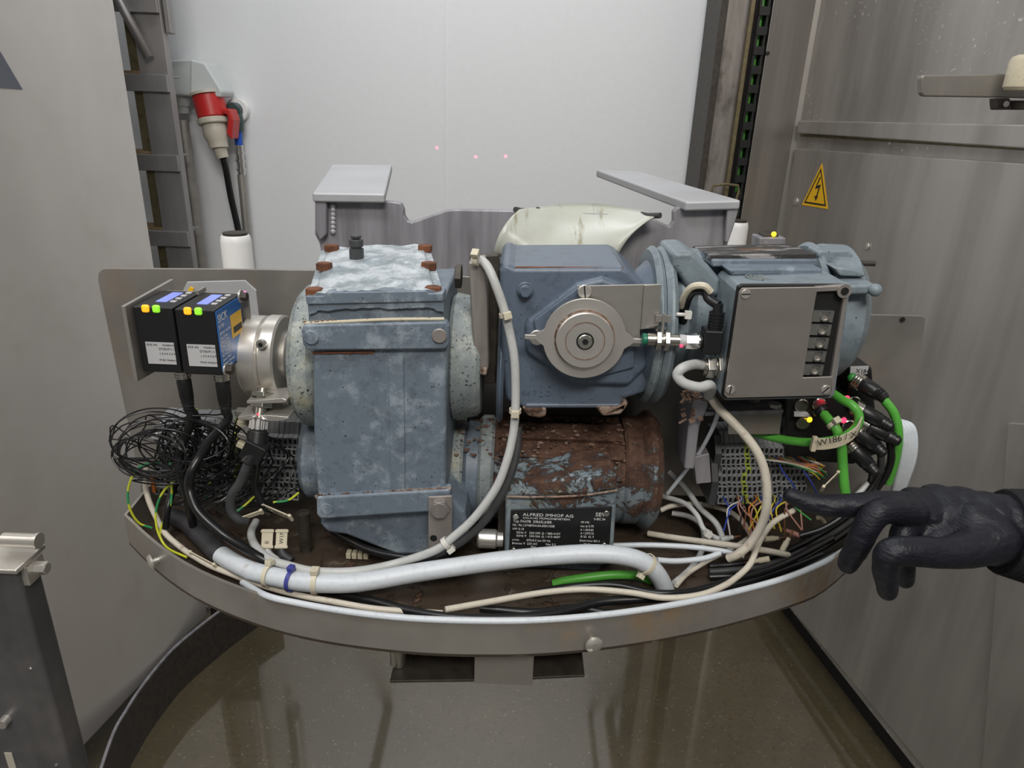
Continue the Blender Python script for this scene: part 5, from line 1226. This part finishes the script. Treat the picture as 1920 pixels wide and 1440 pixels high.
plug_cable('green cable emerging below the terminal box and looping under its cream tag', P(*a), pd(a, (1565, 742, .67)), px([(1580, 750, .655), (1598, 760, .645), (1610, 778, .64), (1608, 797, .638), (1592, 813, .636), (1568, 824, .636), (1532, 829, .64), (1495, 828, .65), (1458, 822, .665), (1420, 812, .68), (1395, 802, .70)]), 'green', .0045, .010, nut=False)
a = (1536, 765, .68)
plug_cable('green cable dropping straight down behind the pointing finger', P(*a), pd(a, (1548, 782, .672)), px([(1556, 790, .662), (1568, 805, .655), (1577, 832, .65), (1580, 870, .645), (1583, 910, .64), (1588, 945, .64)]), 'green', .0050, .010, nut=False)
# tag bent around the green loop
tp2 = px([(1524, 832, .630), (1550, 832, .628), (1578, 826, .626), (1602, 812, .628), (1614, 792, .632)])
t = T('cable_tag', 'long curved cream tag printed W186 wrapped on the looping green cable', 'cable tag', P(1570, 830, .63))
MB().ribbon(tp2, Z1, .0125, .0015).build('plate', 'tag', t, bevel=.0003)
text('W186 / X186', .0095, P(1533, 837, .6225), P(1595, 822, .6225)-P(1533, 837, .6225), Z1, 'ink', t, ex=.00005)
MB().obox(P(1526, 832, .628), (.005, .005, .016)).build('clip', 'tag', t, bevel=.0008)
ctag('cream tag marked R6.2 on a cable above the pointing finger', P(1540, 918, .635), P(1572, 886, .645), .013, 'R62', size=.0075)
tie_on('cream nylon tie around the dropping green cable', P(1562, 796, .658), P(1568, 805, .655)-P(1556, 790, .662), .0054)
for k, (a, b, pts_, mat) in enumerate((
    ((1600, 762, .665), (1655, 792, .655), [(1664, 800, .655), (1672, 830, .655), (1668, 870, .66), (1655, 905, .665)], 'blackrub'),
    ((1612, 790, .665), (1660, 815, .655), [(1668, 830, .655), (1672, 858, .655), (1662, 890, .66), (1645, 915, .665)], 'blackrub'),
    ((1598, 800, .665), (1645, 840, .655), [(1652, 858, .655), (1650, 885, .66), (1636, 915, .665)], 'darkgrey'),
    ((1590, 830, .665), (1625, 868, .655), [(1635, 880, .655), (1634, 900, .66), (1622, 922, .665)], 'blackrub'))):
    plug_cable(['topmost', 'second', 'third', 'lowest'][k]+' of the four black moulded plugs stacked on the right distributor block', P(*a), pd(a, b), px(pts_), mat, .0036, .034)
for k in range(4):
    dx = k*7
    cable('cable', ['leftmost', 'second', 'third', 'rightmost'][k]+' of the white cables hanging at the right end of the tray', px([(1672+dx*.6, 790, .69), (1688+dx, 800, .68), (1694+dx, 830, .675), (1690+dx, 865, .675), (1680+dx*.8, 905, .68), (1672+dx*.7, 935, .69)]), .0034, 'white')
cable('cable', 'light grey cable between the black plugs and the white cables', px([(1640, 800, .69), (1652, 850, .672), (1640, 890, .665), (1600, 935, .655), (1560, 965, .65)]), .0032, 'greycab')
cable('cable', 'black cable left of the gloved hand coming up from the tray', px([(1655, 880, .66), (1630, 920, .655), (1590, 960, .65), (1545, 990, .645), (1500, 1005, .645)]), .0034, 'blackrub')
# ---------------------------------------------------------------- gloved hand
hp = P(1770, 985, .52)
pe = T('person', 'person reaching in from the right in a black glove and dark knit sleeve, pointing', 'person', hp)
mb = MB()
def limb(pts, n=16):
    q = [(P(a, b, y), r_/1000) for a, b, y, r_ in pts]
    pp_ = [c for c, _ in q]; rs = [r_ for _, r_ in q]; L = len(rs)-1
    dense = catmull(pp_, 6)
    def rf(t):
        x = t*L; i = min(int(x), L-1); f = x-i; return rs[i]*(1-f)+rs[i+1]*f
    mb.tube(pp_, 1, n=n, seg=6, rr=rf)
    mb.ball(pp_[0], rs[0]*.99, 16); mb.ball(pp_[-1], rs[-1]*.99, 16)
# extended index finger, bent middle finger, thumb, ring and little finger
limb([(1700, 947, .525, 12), (1655, 945, .525, 11.5), (1600, 948, .525, 10.8), (1550, 948, .528, 9.8), (1515, 942, .532, 9.0), (1483, 930, .536, 7.4)])
limb([(1712, 960, .510, 12), (1660, 957, .502, 11.5), (1634, 973, .498, 11.2), (1612, 1015, .497, 10.4), (1597, 1043, .50, 9.6), (1590, 1058, .502, 8.8)])
limb([(1862, 1010, .492, 20), (1820, 1028, .482, 16), (1775, 1036, .474, 12.8), (1720, 1034, .470, 12.3), (1672, 1035, .468, 11.6), (1661, 1062, .470, 10.4), (1664, 1108, .474, 8.4)])
limb([(1745, 985, .525, 11), (1700, 990, .508, 10.5), (1690, 1020, .498, 10.2), (1693, 1060, .497, 9.4), (1696, 1086, .50, 8.4)])
limb([(1760, 975, .560, 10), (1715, 980, .560, 9.5), (1700, 1010, .555, 9), (1702, 1050, .552, 8)])
# palm
for a, b, y, rx, ry, rz in ((1725, 952, .530, 17, 26, 15), (1770, 955, .530, 20, 32, 18), (1810, 965, .525, 22, 32, 22), (1845, 985, .515, 24, 30, 29), (1875, 995, .512, 22, 28, 32), (1760, 985, .525, 26, 28, 17), (1725, 975, .53, 20, 26, 14), (1800, 1000, .51, 24, 26, 24), (1765, 1005, .51, 24, 22, 15), (1825, 1000, .505, 24, 26, 27)):
    mb.ball(P(a, b, y), (rx/1000, ry/1000, rz/1000), 24)
mb.cyl(P(1862, 992, .513), P(1930, 1005, .512), .030, .032, n=28)
gv = mb.build('glove', 'glove', pe)
gv['label'] = 'black nitrile glove with index finger pointing left'
rm_ = gv.modifiers.new('r', 'REMESH'); rm_.mode = 'VOXEL'; rm_.voxel_size = .0016; rm_.use_smooth_shade = True
sm_ = gv.modifiers.new('s', 'SMOOTH'); sm_.factor = .6; sm_.iterations = 7
tx = bpy.data.textures.new('glove_wrinkles', 'CLOUDS'); tx.noise_scale = .016; tx.noise_depth = 2
dp = gv.modifiers.new('d', 'DISPLACE'); dp.texture = tx; dp.strength = .0014; dp.texture_coords = 'LOCAL'; dp.mid_level = .5
# sleeve with ribbed cuff
w0 = P(1876, 996, .513); w1 = P(2140, 1040, .50); d = (w1-w0); Ls = d.length
pf = []
for i in range(26):
    t = i*.0022; pf.append((t, .0355+t*.16+(.0009 if i % 2 else 0)))
pf += [(.062, .048), (.09, .052), (.16, .056), (Ls, .058)]
MB().lathe(w0, d, pf, 48).build('sleeve', 'knit', pe)
